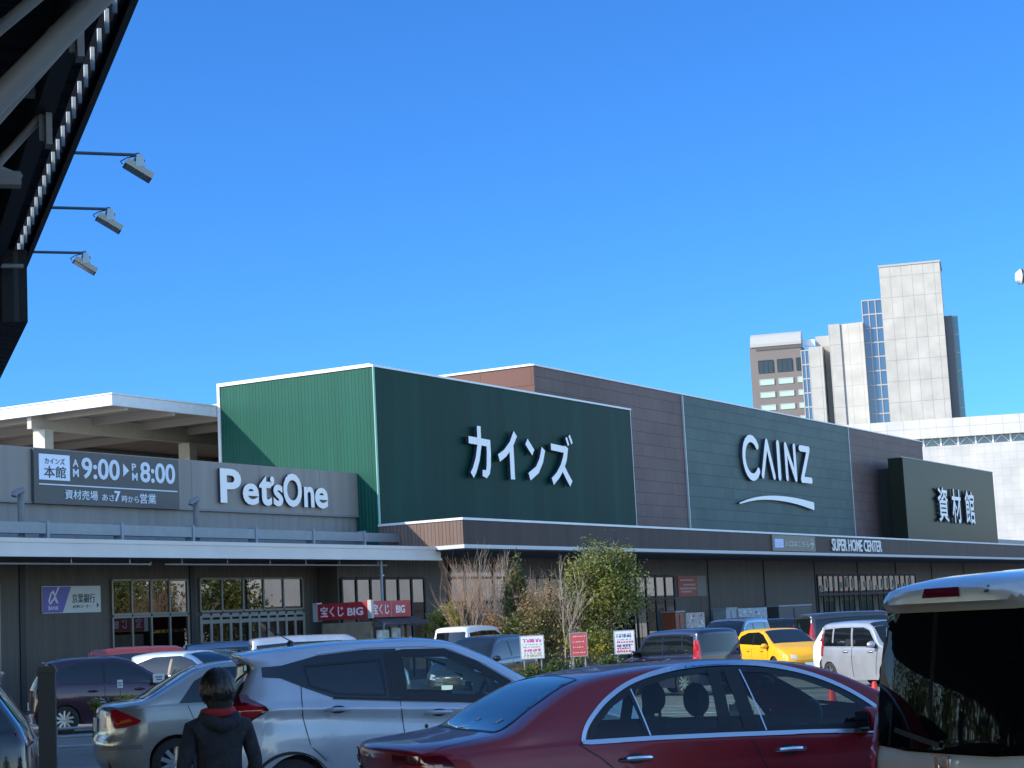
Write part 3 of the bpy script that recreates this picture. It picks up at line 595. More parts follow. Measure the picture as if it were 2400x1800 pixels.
# ------------------------------------------------------------------ parking canopy over the near bays
def build_carport():
    K = .72; P0 = Vector((-2.99, 14.9))*K; e = Vector((-.3322, .9432)); l = Vector((-e.y, e.x)); zt = 1.72+(7.1-1.72)*K
    rz = math.atan2(e.y, e.x)
    t = thing('parking_canopy', 'dark steel parking canopy with trussed underside reaching over the near cars', 'canopy', (P0.x, P0.y, 0), rz)
    # local: x along the edge away from camera, y to the left (under the roof)
    DK = M('canopy_dark', (.018, .02, .022), .6, var=.15, vscale=.8)
    DKR = ribbed('canopy_underside', (.028, .030, .033), .35, .03, 'X', .7)
    GREYT = M('canopy_tube', (.27, .27, .265), .5, .2, var=.1)
    x0, x1 = -30, 9.7
    mb = MB(); mb.box((x0, .10, zt+.08), (x1+24, 62, zt+.10)); mb.build('roof_deck', DKR, t)
    mb = MB(); mb.box((x0, -.045, zt-.045), (x1+6, .0, zt+.62)); mb.mi = [0]*6; mb.build('edge_fascia', M('canopy_edge_face', (.05, .048, .045), .6), t)
    mb = MB(); mb.box((x0, .002, zt-.015), (x1+6, .025, zt+.62)); mb.build('inner_flashing', M('flashing_black', (.004, .004, .005), .9, spec=.02), t)
    mb = MB(); mb.box((x0, .25, zt-.10), (x1, .42, zt+.018)); mb.box((x0, .30, zt-.30), (x1, .42, zt-.102)); mb.build('edge_beam', DK, t)
    mb = MB(); x = x0
    while x < x1: mb.box((x, .034, zt+.0), (x+.024, .06, zt+.16)); x += .40
    o = mb.build('sun_dash_rods', M('sun_dash_white', (.85, .83, .76), .5), t); o['kind'] = 'stuff'  # white rods added to stand for the dashes of sunlight along the edge
    for yy in (1.6, 4.6, 8.5, 12.5, 17, 24, 32, 42, 54): 
        mb = MB(); mb.box((x0, yy-.08, zt-.30), (x1+6, yy+.08, zt+.018)); mb.build('purlin', DK, t)
    for xx in (-14.4, -9, -3.7, 1.4, 5.0):
        mb = MB(); mb.tube([(xx, .45, zt-.22), (xx, 23, zt-.22)], .06, 8); mb.tube([(xx, .55, zt-.83), (xx, 23, zt-.83)], .06, 8)
        for q in range(8): a = .55+q*2.8; mb.tube([(xx, a, zt-.83), (xx, a+1.4, zt-.24)], .036, 8); mb.tube([(xx, a+1.4, zt-.24), (xx, a+2.8, zt-.83)], .036, 8)
        mb.build('truss', GREYT, t, True)
    for (a, b, r) in (((-3.75, 12.0, 4.93), (-2.35, 12.0, 6.29), .085), ((-3.75, 12.5, 5.76), (-2.95, 12.5, 6.40), .045), ((-4.1, 14, 5.55), (-3.25, 14, 6.48), .04), ((-4.25, 14.3, 5.72), (-3.5, 14.3, 6.62), .022), ((-5.0, 17, 5.93), (-4.2, 17, 6.78), .04), ((-5.1, 17.2, 5.7), (-4.7, 17.2, 6.4), .022)):
        pp = []
        for p in (a, b): q = Vector((p[0]*K-P0.x, p[1]*K-P0.y)); pp.append((q.dot(e), q.dot(l), 1.72+(p[2]-1.72)*K))
        mb = MB(); mb.tube(pp, r*K, 12); mb.build('brace', GREYT, t, True)
    for xx in (-.25, 1.7):
        mb = MB(); mb.box((xx-.065, .32, zt-.52), (xx+.065, .36, zt-.2)); mb.box((xx-.015, .365, zt-.48), (xx+.015, .40, zt-.26)); mb.build('gusset', GREYT, t)
    # end box, clad in dark ribbed sheet
    mb = MB(); mb.box((7.2, .04, 4.82), (15.4, .30, zt-.07)); mb.box((7.2, .305, 4.80), (15.4, 4, zt-.40)); mb.build('end_box', ribbed('end_cladding', (.022, .024, .027), .28, .03, 'XY', .6), t)
    mb = MB(); mb.tube([(7.0, .09, 5.32), (7.0, 1.2, 5.32)], .022, 8); mb.build('tie_rod', GALV, t, True)
    for xx in (-22, -10, 1.4, 11.5):
        mb = MB(); mb.tube([(xx, 6, 0), (xx, 6, zt-.31)], .17, 12); mb.build('post', GREYT, t, True)
    return t, rz
carport, CRZ = build_carport()

def build_flood(loc, label, right=1, arm=.78, azd=90, sc=1.0, group='floodlights on arms along the canopy edge'):
    """arm leaves loc along local +x; lamp head hangs tilted below the arm end"""
    t = thing('floodlight', label, 'floodlight', loc, R(90-azd), group); t.scale = (.72, .72, .72)
    mb = MB(); mb.tube([(-.1, 0, 0), (arm, 0, 0)], .019*sc, 8); mb.tube([(arm-.02, 0, 0), (arm+.02, 0, 0)], .027*sc, 8); mb.build('arm', M('lamp_arm', (.10, .12, .15), .5, .3) if 'lamp_arm' not in bpy.data.materials else bpy.data.materials['lamp_arm'], t, True)
    g = bpy.data.materials.get('lamp_alu') or M('lamp_alu', (.50, .47, .38), .45, .3); b = bpy.data.materials.get('lamp_bracket') or M('lamp_bracket', (.45, .55, .60), .4, .4)
    a = R(-31); ca, sa = math.cos(a), math.sin(a); cx, cz = arm+.0, -.185
    def T(x, y, z): return (cx+x*ca-z*sa, y, cz+x*sa+z*ca)
    mb = MB(); m2 = MB(); m2.box((-.17, -.12, -.025), (.17, .12, .012))
    for k in range(7): y = -.105+k*.035; m2.box((-.165, y-.006, .013), (.165, y+.006, .045))
    mb.add([T(*v) for v in m2.v], m2.f); mb.build('lamp_head', g, t)
    m2 = MB(); m2.box((-.15, -.10, -.03), (.15, .10, -.0255)); mb = MB(); mb.add([T(*v) for v in m2.v], m2.f); mb.build('lens', CLEARL, t)
    mb = MB()
    for s in (-.11, .11): mb.prism([(cx-.03, -.03), (cx+.04, -.03), (cx+.065, -.16), (cx-.045, -.16)], s-.006, s+.006)
    mb.box((cx-.03, -.116, -.03), (cx+.03, .116, -.018)); mb.build('bracket', b, t)
    mb = MB(); mb.tube([(arm-.03, .02, -.01), (arm-.12, .03, -.03), (arm-.19, .02, -.075), (arm-.17, 0, -.11)], .006, 6); mb.tube([(arm+.02, 0, -.01), (arm+.075, 0, -.06), (arm+.06, 0, -.13)], .006, 6); mb.build('cable', BLACKM, t, True)
    return t
FL = ['nearest and largest of three floodlights on thin arms off the dark canopy', 'middle one of three floodlights on thin arms off the dark canopy', 'farthest and lowest floodlight on a thin arm off the dark canopy']
for (p, lab, am) in zip(((-4.75, 20.0, 7.20), (-5.58, 22.36, 7.16), (-6.41, 24.7, 7.12)), FL, (.80, .78, .76)):
    build_flood((p[0]*.72, p[1]*.72, 1.72+(p[2]-1.72)*.72-.05), lab, arm=am*.94, azd=70)

def build_pole_lamp():
    t = thing('lamp_pole', 'floodlight on a pole at the right edge of the picture against the sky', 'lamp', (5.95, 20.0, 0), 0)
    mb = MB(); mb.tube([(0,0,0), (0,0,5.2)], .05, 10); mb.build('pole', GALV, t, True)
    mb = MB(); mb.tube([(0,0,5.12), (-.25,0,5.16)], .025, 8); mb.build('arm', GALV, t, True)
    mb = MB(); mb.lathe([(0, -.07), (.05, -.065), (.085, -.02), (.08, .03), (.045, .07), (0, .075)], (-.34, 0, 5.20), 'X', 14); mb.build('lamp_head', M('lamp_white', (.8, .82, .82), .3), t, True)
    mb = MB()
    for k in range(5): mb.box((-.36+k*.03, -.095, 5.13), (-.35+k*.03, .095, 5.27))
    mb.build('cooling_fin', BLACKM, t)
build_pole_lamp()

# ------------------------------------------------------------------ cars
# local frame of a car: x from the rear bumper forward, y to its left, z up
def inside(poly, a, b):
    c = False; n = len(poly); j = n-1
    for i in range(n):
        if (poly[i][1] > b) != (poly[j][1] > b) and a < (poly[j][0]-poly[i][0])*(b-poly[i][1])/(poly[j][1]-poly[i][1])+poly[i][0]: c = not c
        j = i
    return c
G_DEF = [(0, .955), (.06, .972), (.18, .992), (.34, 1.0), (.55, .985), (.75, .945)]
class Car:
    def __init__(s, name, label, cat, loc, az, spec, paint, group=None, fine=.06):
        s.sp = spec; s.L = spec['L']; s.W = spec['W']; s.paint = paint
        h = Vector((math.sin(R(az)), math.cos(R(az)))); 
        s.t = thing(name, label, cat, (loc[0], loc[1], gz(loc[1])), R(90-az), group)
        s.body_mesh(fine)
    def hw(s, x):
        L, W, sp = s.L, s.W/2, s.sp; lr, kr = sp.get('rtaper', (.5, .10)); lf, kf = sp.get('ftaper', (.9, .16)); k = 1.0
        if x < lr: k -= kr*(1-x/lr)**2.2
        if x > L-lf: k -= kf*((x-L+lf)/lf)**2.2
        return W*k
    def body_mesh(s, dx):
        sp = s.sp; L = s.L; zt, zs, g = sp['zt'], sp['zs'], sp.get('g', G_DEF); cl = sp.get('clear', .22); aw = sp['axles']; Ra = sp.get('arch', .36); zc = sp.get('zc', .31)
        xs = set([0, .006, .02, .05, L-.05, L-.02, L-.006, L])
        n = int(L/dx)
        for i in range(1, n): xs.add(round(i*L/n, 4))
        for a in aw:
            for k in range(17): xs.add(round(a+Ra*math.cos(math.pi*k/16), 4))
        xs = sorted(xs); ys = [xs[0]]
        for x in xs[1:]:
            if x-ys[-1] > .004: ys.append(x)
        xs = ys; rad = sp.get('round', .06); tumb = sp.get('tumble', .45); crown = sp.get('crown', .06)
        FR = [0, .06, .14, .26, .4, .54, .66, .76, .84, .9, .95, 1]
        secs = []
        for x in xs:
            Z, S = smoothtab(zt, x), smoothtab(zs, x); w = s.hw(x); zb = cl
            e = min(x, L-x)
            if e < rad: q = rad*(1-math.sqrt(max(0, 1-(1-e/rad)**2))); Z -= q; w -= q; S -= q*.6; zb += q*.8
            for a in aw:
                if abs(x-a) < Ra: zb = max(zb, zc+math.sqrt(Ra*Ra-(x-a)**2))
            S = min(S, Z-.02); zb = min(zb, S-.1); gh = Z-S
            pts = []
            for f in FR:
                z = zb+(S-zb)*f; pts.append((w*lerp(g, S-z), z))
            wS = w*g[0][1]
            b = min(1, max(0, (gh-.05)/.2)); tb = w-tumb*gh
            wr = (1-b)*w*.90+b*max(.25, tb); crn = min(crown, .4*gh)
            pts.append((wS-.012, S+min(.012, gh*.2)))
            for q in (.3, .6, .85): pts.append((wS-.012+(wr-wS+.012)*q+.02*b*math.sin(math.pi*q), S+.012+(Z-crn-S-.012)*q))
            pts += [(wr, Z-crn), (wr*.93, Z-crn*.55), (wr*.75, Z-crn*.18), (wr*.4, Z-crn*.03), (0, Z)]
            for it in range(1):
                o = [pts[0]]
                for p, q in zip(pts, pts[1:]): o += [(.75*p[0]+.25*q[0], .75*p[1]+.25*q[1]), (.25*p[0]+.75*q[0], .25*p[1]+.75*q[1])]
                o.append(pts[-1]); pts = o
            secs.append(pts)
        m = len(secs[0]); mb = MB(); rp, fp = sp.get('rear', [(0, 0)]), sp.get('front', [(0, 0)]); ru, fu = sp.get('rear_len', .8), sp.get('front_len', .6)
        rb, fb = sp.get('rbulge', .06), sp.get('fbulge', .14)
        def warp(x, y, z):
            if x < ru: x = x+(lerp(rp, z)+rb*(abs(y)/(s.W/2))**2)*(1-x/ru)
            if x > L-fu: x = x-(lerp(fp, z)+fb*(abs(y)/(s.W/2))**2.5)*(1-(L-x)/fu)
            return (x, y, z)
        s.warp = warp
        for sg in (1, -1):
            v = [warp(x, sg*y, z) for x, pts in zip(xs, secs) for (y, z) in pts]
            f = [(i*m+j, i*m+j+1, (i+1)*m+j+1, (i+1)*m+j) for i in range(len(xs)-1) for j in range(m-1)]
            mb.add(v, f)
        for x, pts in ((xs[0], secs[0]), (xs[-1], secs[-1])):
            nc = 12; v = []; 
            for (y, z) in pts[:-1]:
                for c in range(nc+1): v.append(warp(x, y*(1-2*c/nc), z))
            k = nc+1; f = [(i*k+c, i*k+c+1, (i+1)*k+c+1, (i+1)*k+c) for i in range(len(pts)-2) for c in range(nc)]
            mb.add(v, f)
        bm = bmesh.new(); vs = [bm.verts.new(p) for p in mb.v]
        for q in mb.f:
            try: bm.faces.new([vs[i] for i in q])
            except ValueError: pass
        bmesh.ops.remove_doubles(bm, verts=bm.verts, dist=.002); bmesh.ops.recalc_face_normals(bm, faces=bm.faces)
        up_ = [f for f in bm.faces if f.calc_center_median().z > max(p[1] for p in zt)-.03]
        if up_ and up_[0].normal.z < 0: bmesh.ops.reverse_faces(bm, faces=bm.faces)
        bm.normal_update(); s.bvh = BVHTree.FromBMesh(bm)
        holes = sp.get('holes', [])
        if holes:
            kill = []
            for f in bm.faces:
                c = f.calc_center_median()
                for kind, poly in holes:
                    if kind == 'side' and abs(c.y) > .42 and inside(poly, c.x, c.z): kill.append(f); break
                    if kind == 'top' and inside(poly, c.x, c.y) and c.z > 1.0: kill.append(f); break
            bmesh.ops.delete(bm, geom=kill, context='FACES')
        for f in bm.faces: f.smooth = True
        for e in bm.edges:
            if len(e.link_faces) == 2 and e.calc_face_angle(0) > R(38): e.smooth = False
        me = bpy.data.meshes.new('body'); bm.to_mesh(me); bm.free(); me.materials.append(s.paint)
        s.body = bpy.data.objects.new('body', me); C.objects.link(s.body); s.body.parent = s.t
    def cast(s, view, a, b):
        big = 6
        o, d = {'R': ((a, -big, b), (0, 1, 0)), 'L': ((a, big, b), (0, -1, 0)), 'rear': ((-big, a, b), (1, 0, 0)), 'front': ((s.L+big, a, b), (-1, 0, 0)), 'top': ((a, b, big), (0, 0, -1))}[view]
        h = s.bvh.ray_cast(Vector(o), Vector(d)); o = Vector(o); mid = Vector((s.L*.5, 0, .75)); k = 0
        ax = {'R': (0, 2), 'L': (0, 2), 'rear': (1, 2), 'front': (1, 2), 'top': (1, 0)}[view]
        bad = lambda q: q[0] is None or (view == 'rear' and q[0].x > .62) or (view == 'front' and q[0].x < s.L-.75) or (view in 'RL' and abs(q[0].y) < s.W*.25)
        while bad(h) and k < 60:
            o[ax[0]] += (mid[ax[0]]-o[ax[0]])*.012
            if k > 25: o[ax[1]] += (mid[ax[1]]-o[ax[1]])*.012
            k += 1; h = s.bvh.ray_cast(o, Vector(d))
        n = h[1]
        if n.dot(Vector(d)) > 0: n = -n
        return h[0], n
    def patch_mb(s, mb, poly, view, off=.004, cell=.08):
        bm = bmesh.new(); tri = tessellate_polygon([[Vector((a, b, 0)) for a, b in poly]]); vs = [bm.verts.new((a, b, 0)) for a, b in poly]
        for t in tri:
            try: bm.faces.new([vs[i] for i in t])
            except ValueError: pass
        x0, x1 = min(p[0] for p in poly), max(p[0] for p in poly); y0, y1 = min(p[1] for p in poly), max(p[1] for p in poly)
        for ax, lo, hi in ((0, x0, x1), (1, y0, y1)):
            k = max(1, int((hi-lo)/cell))
            for i in range(1, k):
                q = lo+(hi-lo)*i/k; co = (q, 0, 0) if ax == 0 else (0, q, 0); no = (1, 0, 0) if ax == 0 else (0, 1, 0)
                bmesh.ops.bisect_plane(bm, geom=bm.verts[:]+bm.edges[:]+bm.faces[:], plane_co=co, plane_no=no)
        bm.verts.index_update(); v = []
        for q in bm.verts: p, n = s.cast(view, q.co.x, q.co.y); v.append(p+n*off)
        f = [tuple(x.index for x in q.verts) for q in bm.faces]; bm.free(); mb.add(v, f); return mb
    def patch(s, name, poly, view, mat, off=.004, cell=.08, both=False, parent=None, label=None):
        o = None
        for vw in (('R', 'L') if both else (view,)):
            mb = MB(); s.patch_mb(mb, poly, vw, off, cell); o = mb.build(name, mat, parent or s.t, True, recalc=False)
            s.fixn(o, vw)
            if label: o['label'] = label
        return o
    def fixn(s, o, vw):
        d = {'R': Vector((0, -1, 0)), 'L': Vector((0, 1, 0)), 'rear': Vector((-1, 0, 0)), 'front': Vector((1, 0, 0)), 'top': Vector((0, 0, 1))}[vw]
        if sum((p.normal.dot(d)*p.area for p in o.data.polygons)) < 0: o.data.flip_normals()
    def strip_poly(s, path, w, closed=False):
        P = [Vector(p) for p in path]; n = len(P); qs = []
        lo, hi = [], []
        for i in range(n):
            a = P[(i-1) % n] if (closed or i > 0) else P[i]; b = P[(i+1) % n] if (closed or i < n-1) else P[i]
            d = (b-a).normalized(); nr = Vector((-d.y, d.x)); lo.append(P[i]-nr*w/2); hi.append(P[i]+nr*w/2)
        for i in range(n if closed else n-1): j = (i+1) % n; qs.append([lo[i], lo[j], hi[j], hi[i]])
        return qs
    def strip(s, name, path, w, view, mat, off=.006, both=False, closed=False, parent=None):
        for vw in (('R', 'L') if both else (view,)):
            mb = MB()
            # densify
            pp = []; P = list(path)+([path[0]] if closed else [])
            for a, b in zip(P, P[1:]):
                k = max(1, int(math.hypot(b[0]-a[0], b[1]-a[1])/.045))
                pp += [(a[0]+(b[0]-a[0])*i/k, a[1]+(b[1]-a[1])*i/k) for i in range(k)]
            if not closed: pp.append(P[-1])
            for q in s.strip_poly(pp, w, closed):
                v = []
                for c in q: p, n = s.cast(vw, c.x, c.y); v.append(p+n*off)
                mb.add(v, [(0, 1, 2, 3)])
            o = mb.build(name, mat, parent or s.t, False, recalc=False); s.fixn(o, vw)
        return o
    def wheels(s, r=.31, w=.20, tread=None, rim=RIMM, spokes=5, rr=.62):
        y = s.W/2-.02-w/2
        src = None
        for a in s.sp['axles']:
            for sg in (1, -1):
                if src is None:
                    mb = MB(); mb.lathe([(r*.66, -w/2), (r*.9, -w/2), (r*.985, -w*.40), (r, -w*.25), (r, w*.25), (r*.985, w*.40), (r*.9, w/2), (r*.66, w/2)], (0,0,0), 'Y', 24); o = mb.build('wheel', RUBBER, s.t, True)
                    mb = MB(); mb.lathe([(r*.68, -w*.42), (r*.64, -w*.46), (r*.62, -w*.30), (r*.60, w*.1)], (0,0,0), 'Y', 24); mb.lathe([(0, -w*.36), (r*.14, -w*.34), (r*.15, -w*.2)], (0,0,0), 'Y', 12)
                    for k in range(spokes):
                        a2 = 2*math.pi*k/spokes; c, q = math.cos(a2), math.sin(a2); n = (-q, c)
                        for da in (-.035*1, .035):
                            mb.bar((c*r*.1+n[0]*da*.5, -w*.30, q*r*.1+n[1]*da*.5), (c*r*.63+n[0]*da*1.6, -w*.36, q*r*.63+n[1]*da*1.6), .028, .05)
                    ri = mb.build('rim', rim, o, True)
                    mb = MB(); mb.lathe([(0, w*.0), (r*.6, w*.0)], (0,0,0), 'Y', 20); mb.build('brake_disc', BLACKM, o)
                    src = o
                else:
                    o = src.copy(); C.objects.link(o); o.parent = s.t
                    for g in list(src.children): d = g.copy(); C.objects.link(d); d.parent = o
                o.location = (a, sg*y, r); o.rotation_euler = (0, 0, 0 if sg < 0 else math.pi)
    def corner_lamp(s, name, z0, z1, yin, xout, mat, off=.01, n=8, back=-.1):
        f = lambda q, z: q(z) if callable(q) else q
        for sg in (1, -1):
            v = []
            for i in range(n+1):
                z = z0+(z1-z0)*i/n; yi, xo = f(yin, z), f(xout, z)
                a, na = s.cast('rear', sg*yi, z); b, nb = s.cast('R' if sg < 0 else 'L', xo, z)
                row = [a+na*off]
                for k in range(1, 6):
                    q = a.lerp(b, k/6)+Vector((-.35, sg*.35, 0))*.4; h = s.bvh.find_nearest(q); nn = h[1]
                    if nn.dot(Vector((-1, sg, 0))) < 0: nn = -nn
                    p = h[0]+nn*off; p.z = z; row.append(p)
                row.append(b+nb*off); v += row
            m = 7; mb = MB(); mb.add(v, [(i*m+k, i*m+k+1, (i+1)*m+k+1, (i+1)*m+k) for i in range(n) for k in range(m-1)]); mb.build(name, mat, s.t, True)
    def under(s):
        mb = MB(); L = s.L; zt = s.sp.get('clear', .22); W = s.W/2; Ra = s.sp.get('arch', .36); a0, a1 = s.sp['axles']
        mb.box((a0+Ra+.02, -W+.10, zt), (a1-Ra-.02, W-.10, zt+.12)); mb.box((.12, -W+.2, zt+.05), (a0-Ra+.0, W-.2, zt+.3)); mb.box((a1+Ra, -W+.25, zt+.05), (L-.2, W-.25, zt+.3))
        for a in (a0, a1):
            v = []; n = 12; yi = W-.32
            for k in range(n+1):
                t = math.pi*k/n; c, q = a+(Ra+.02)*math.cos(t), .31+(Ra+.02)*math.sin(t); v += [(c, -W+.03, q), (c, -yi, q)]
            for sg in (1, -1):
                vv = [(p[0], p[1]*sg, p[2]) for p in v]; mb.add(vv, [(2*i, 2*i+2, 2*i+3, 2*i+1) for i in range(n)])
                mb.add([(p[0], -yi*sg, p[2]) for p in v[::2]], [tuple(range(n+1))])
            mb.box((a-Ra, -W+.33, .3), (a+Ra, W-.33, .5))
        mb.build('underbody', BLACKM, s.t)
    def handle(s, x, z, view='R', mat=None, w=.22, both=True):
        for vw in (('R', 'L') if both else (view,)):
            p, n = s.cast(vw, x, z); mb = MB(); sg = -1 if vw == 'R' else 1
            mb.tube([(x-w/2, p.y+sg*.008, z), (x-w/2+.03, p.y+sg*.035, z+.004), (x, p.y+sg*.045, z+.006), (x+w/2-.03, p.y+sg*.035, z+.002), (x+w/2, p.y+sg*.008, z)], [.012, .018, .019, .018, .012], 8)
            o = mb.build('door_handle', mat or s.paint, s.t, True)
            mb = MB(); s.patch_mb(mb, [(x+.075*math.cos(k*math.pi/8), z+.002+.034*math.sin(k*math.pi/8)) for k in range(16)], vw, .003, .05); mb.build('handle_recess', BLACKM, o, recalc=False)
    def mirror(s, x, z, mat=None, k=1.0, both=True, out=.13):
        for vw in (('R', 'L') if both else ('R',)):
            sg = -1 if vw == 'R' else 1; p, n = s.cast(vw, x, z); y = p.y+sg*out; mb = MB()
            mb.lathe([(0, -.055), (.045, -.052), (.085, -.035), (.10, 0), (.095, .03), (.06, .075), (0, .095)], (0,0,0), 'X', 14)
            v = [(x+q[0]*k, y+q[1]*1.15*k, z+.02+q[2]*.82*k) for q in mb.v]; m2 = MB(); m2.add(v, mb.f); o = m2.build('mirror', mat or s.paint, s.t, True)
            mb = MB(); mb.bar((x+.02, p.y-sg*.02, z-.05), (x+.01, y, z-.04), .05, .04); mb.build('mirror_arm', BLACKM, o)
            mb = MB(); mb.box((x-.055*k-.004, y-.09*k, z-.04*k), (x-.055*k, y+.09*k, z+.07*k)); mb.build('mirror_glass', DKGLASS, o)
    def plate(s, view, y, z, w=.33, h=.165, mat=None):
        p, n = s.cast(view, y, z); sg = -1 if view == 'rear' else 1; mb = MB(); mb.box((p.x+sg*.004 if sg > 0 else p.x-.02, y-w/2, z-h/2), (p.x+.02 if sg > 0 else p.x-.004, y+w/2, z+h/2)); return mb.build('number_plate', mat or PAPER, s.t)
    def seat(s, x, y, front=True, mat=None):
        mb = MB(); w = .25; mat = mat or SEATM
        mb.prism([(x-.02, .35), (x+.5, .38), (x+.52, .52), (x+.06, .52), (x-.16, 1.02), (x-.27, 1.0), (x-.12, .42)], y-w, y+w)
        o = mb.build('seat', mat, s.t, True, sharp=25)
        mb = MB(); mb.lathe([(0, -.13), (.10, -.125), (.135, -.06), (.14, .04), (.11, .11), (0, .125)], (0, 0, 0), 'Y', 16); v = [(x-.24+q[0]*.42, y+q[1], 1.16+q[2]*.82) for q in mb.v]; m2 = MB(); m2.add(v, mb.f)
        for q in (-.06, .06): m2.tube([(x-.22, y+q, .98), (x-.23, y+q, 1.10)], .008, 6)
        m2.build('headrest', mat, o, True)
    def interior(s, xd, xs, xr, zb, floor=True):
        W = s.W/2-.12
        mb = MB(); mb.box((xr-.3, -W, .28), (xd+.2, W, .34)); mb.box((xr-.35, -W, .34), (xr-.28, W, zb-.05)); mb.build('cabin_floor', DARKIN, s.t)
        mb = MB(); mb.prism([(xd-.42, .62), (xd-.36, .98), (xd-.25, zb-.02), (xd+.35, zb-.03), (xd+.35, .6)], -W+.05, W-.05); mb.build('dashboard', DARKIN, s.t)
        for y in (-.37, .37): s.seat(xs, y)
        for y in (-.36, .36): s.seat(xr, y)
        mb = MB(); n = 20; R0 = .18; c = (xd-.42, -.37, zb-.01)
        mb.tube([(c[0]+.10*math.sin(2*math.pi*k/n)*.55, c[1]+R0*math.cos(2*math.pi*k/n), c[2]+R0*math.sin(2*math.pi*k/n)) for k in range(n+1)], .016, 8, False); mb.bar((c[0], c[1]-R0, c[2]), (c[0], c[1]+R0, c[2]), .03, .05); mb.bar(c, (c[0]+.25, c[1], c[2]-.1), .06); mb.build('steering_wheel', BLACKM, s.t, True)
        # dark linings on the inside of the doors
        for sg in (1, -1):
            mb = MB(); mb.box((xr-.2, sg*(W+.0), .35), (xd+.25, sg*(W+.03), zb-.09)); mb.build('door_lining', DARKIN, s.t)
def paint(name, col, metal=.3, rough=.32, coat=1.0):
    m = M(name, col, rough, metal, coat, var=.10, vscale=2.2, spec=.5); nt = m.node_tree; n = nt.nodes; L = nt.links   # road film: patchy gloss
    tc = n.new('ShaderNodeTexCoord'); no = n.new('ShaderNodeTexNoise'); no.inputs['Scale'].default_value = 3.5; no.inputs['Detail'].default_value = 9; L.new(tc.outputs['Object'], no.inputs['Vector'])
    mr = n.new('ShaderNodeMapRange'); mr.inputs[1].default_value = .35; mr.inputs[2].default_value = .75; mr.inputs[3].default_value = .015; mr.inputs[4].default_value = .10; L.new(no.outputs[0], mr.inputs[0]); L.new(mr.outputs[0], n['Principled BSDF'].inputs['Coat Roughness'])
    return m

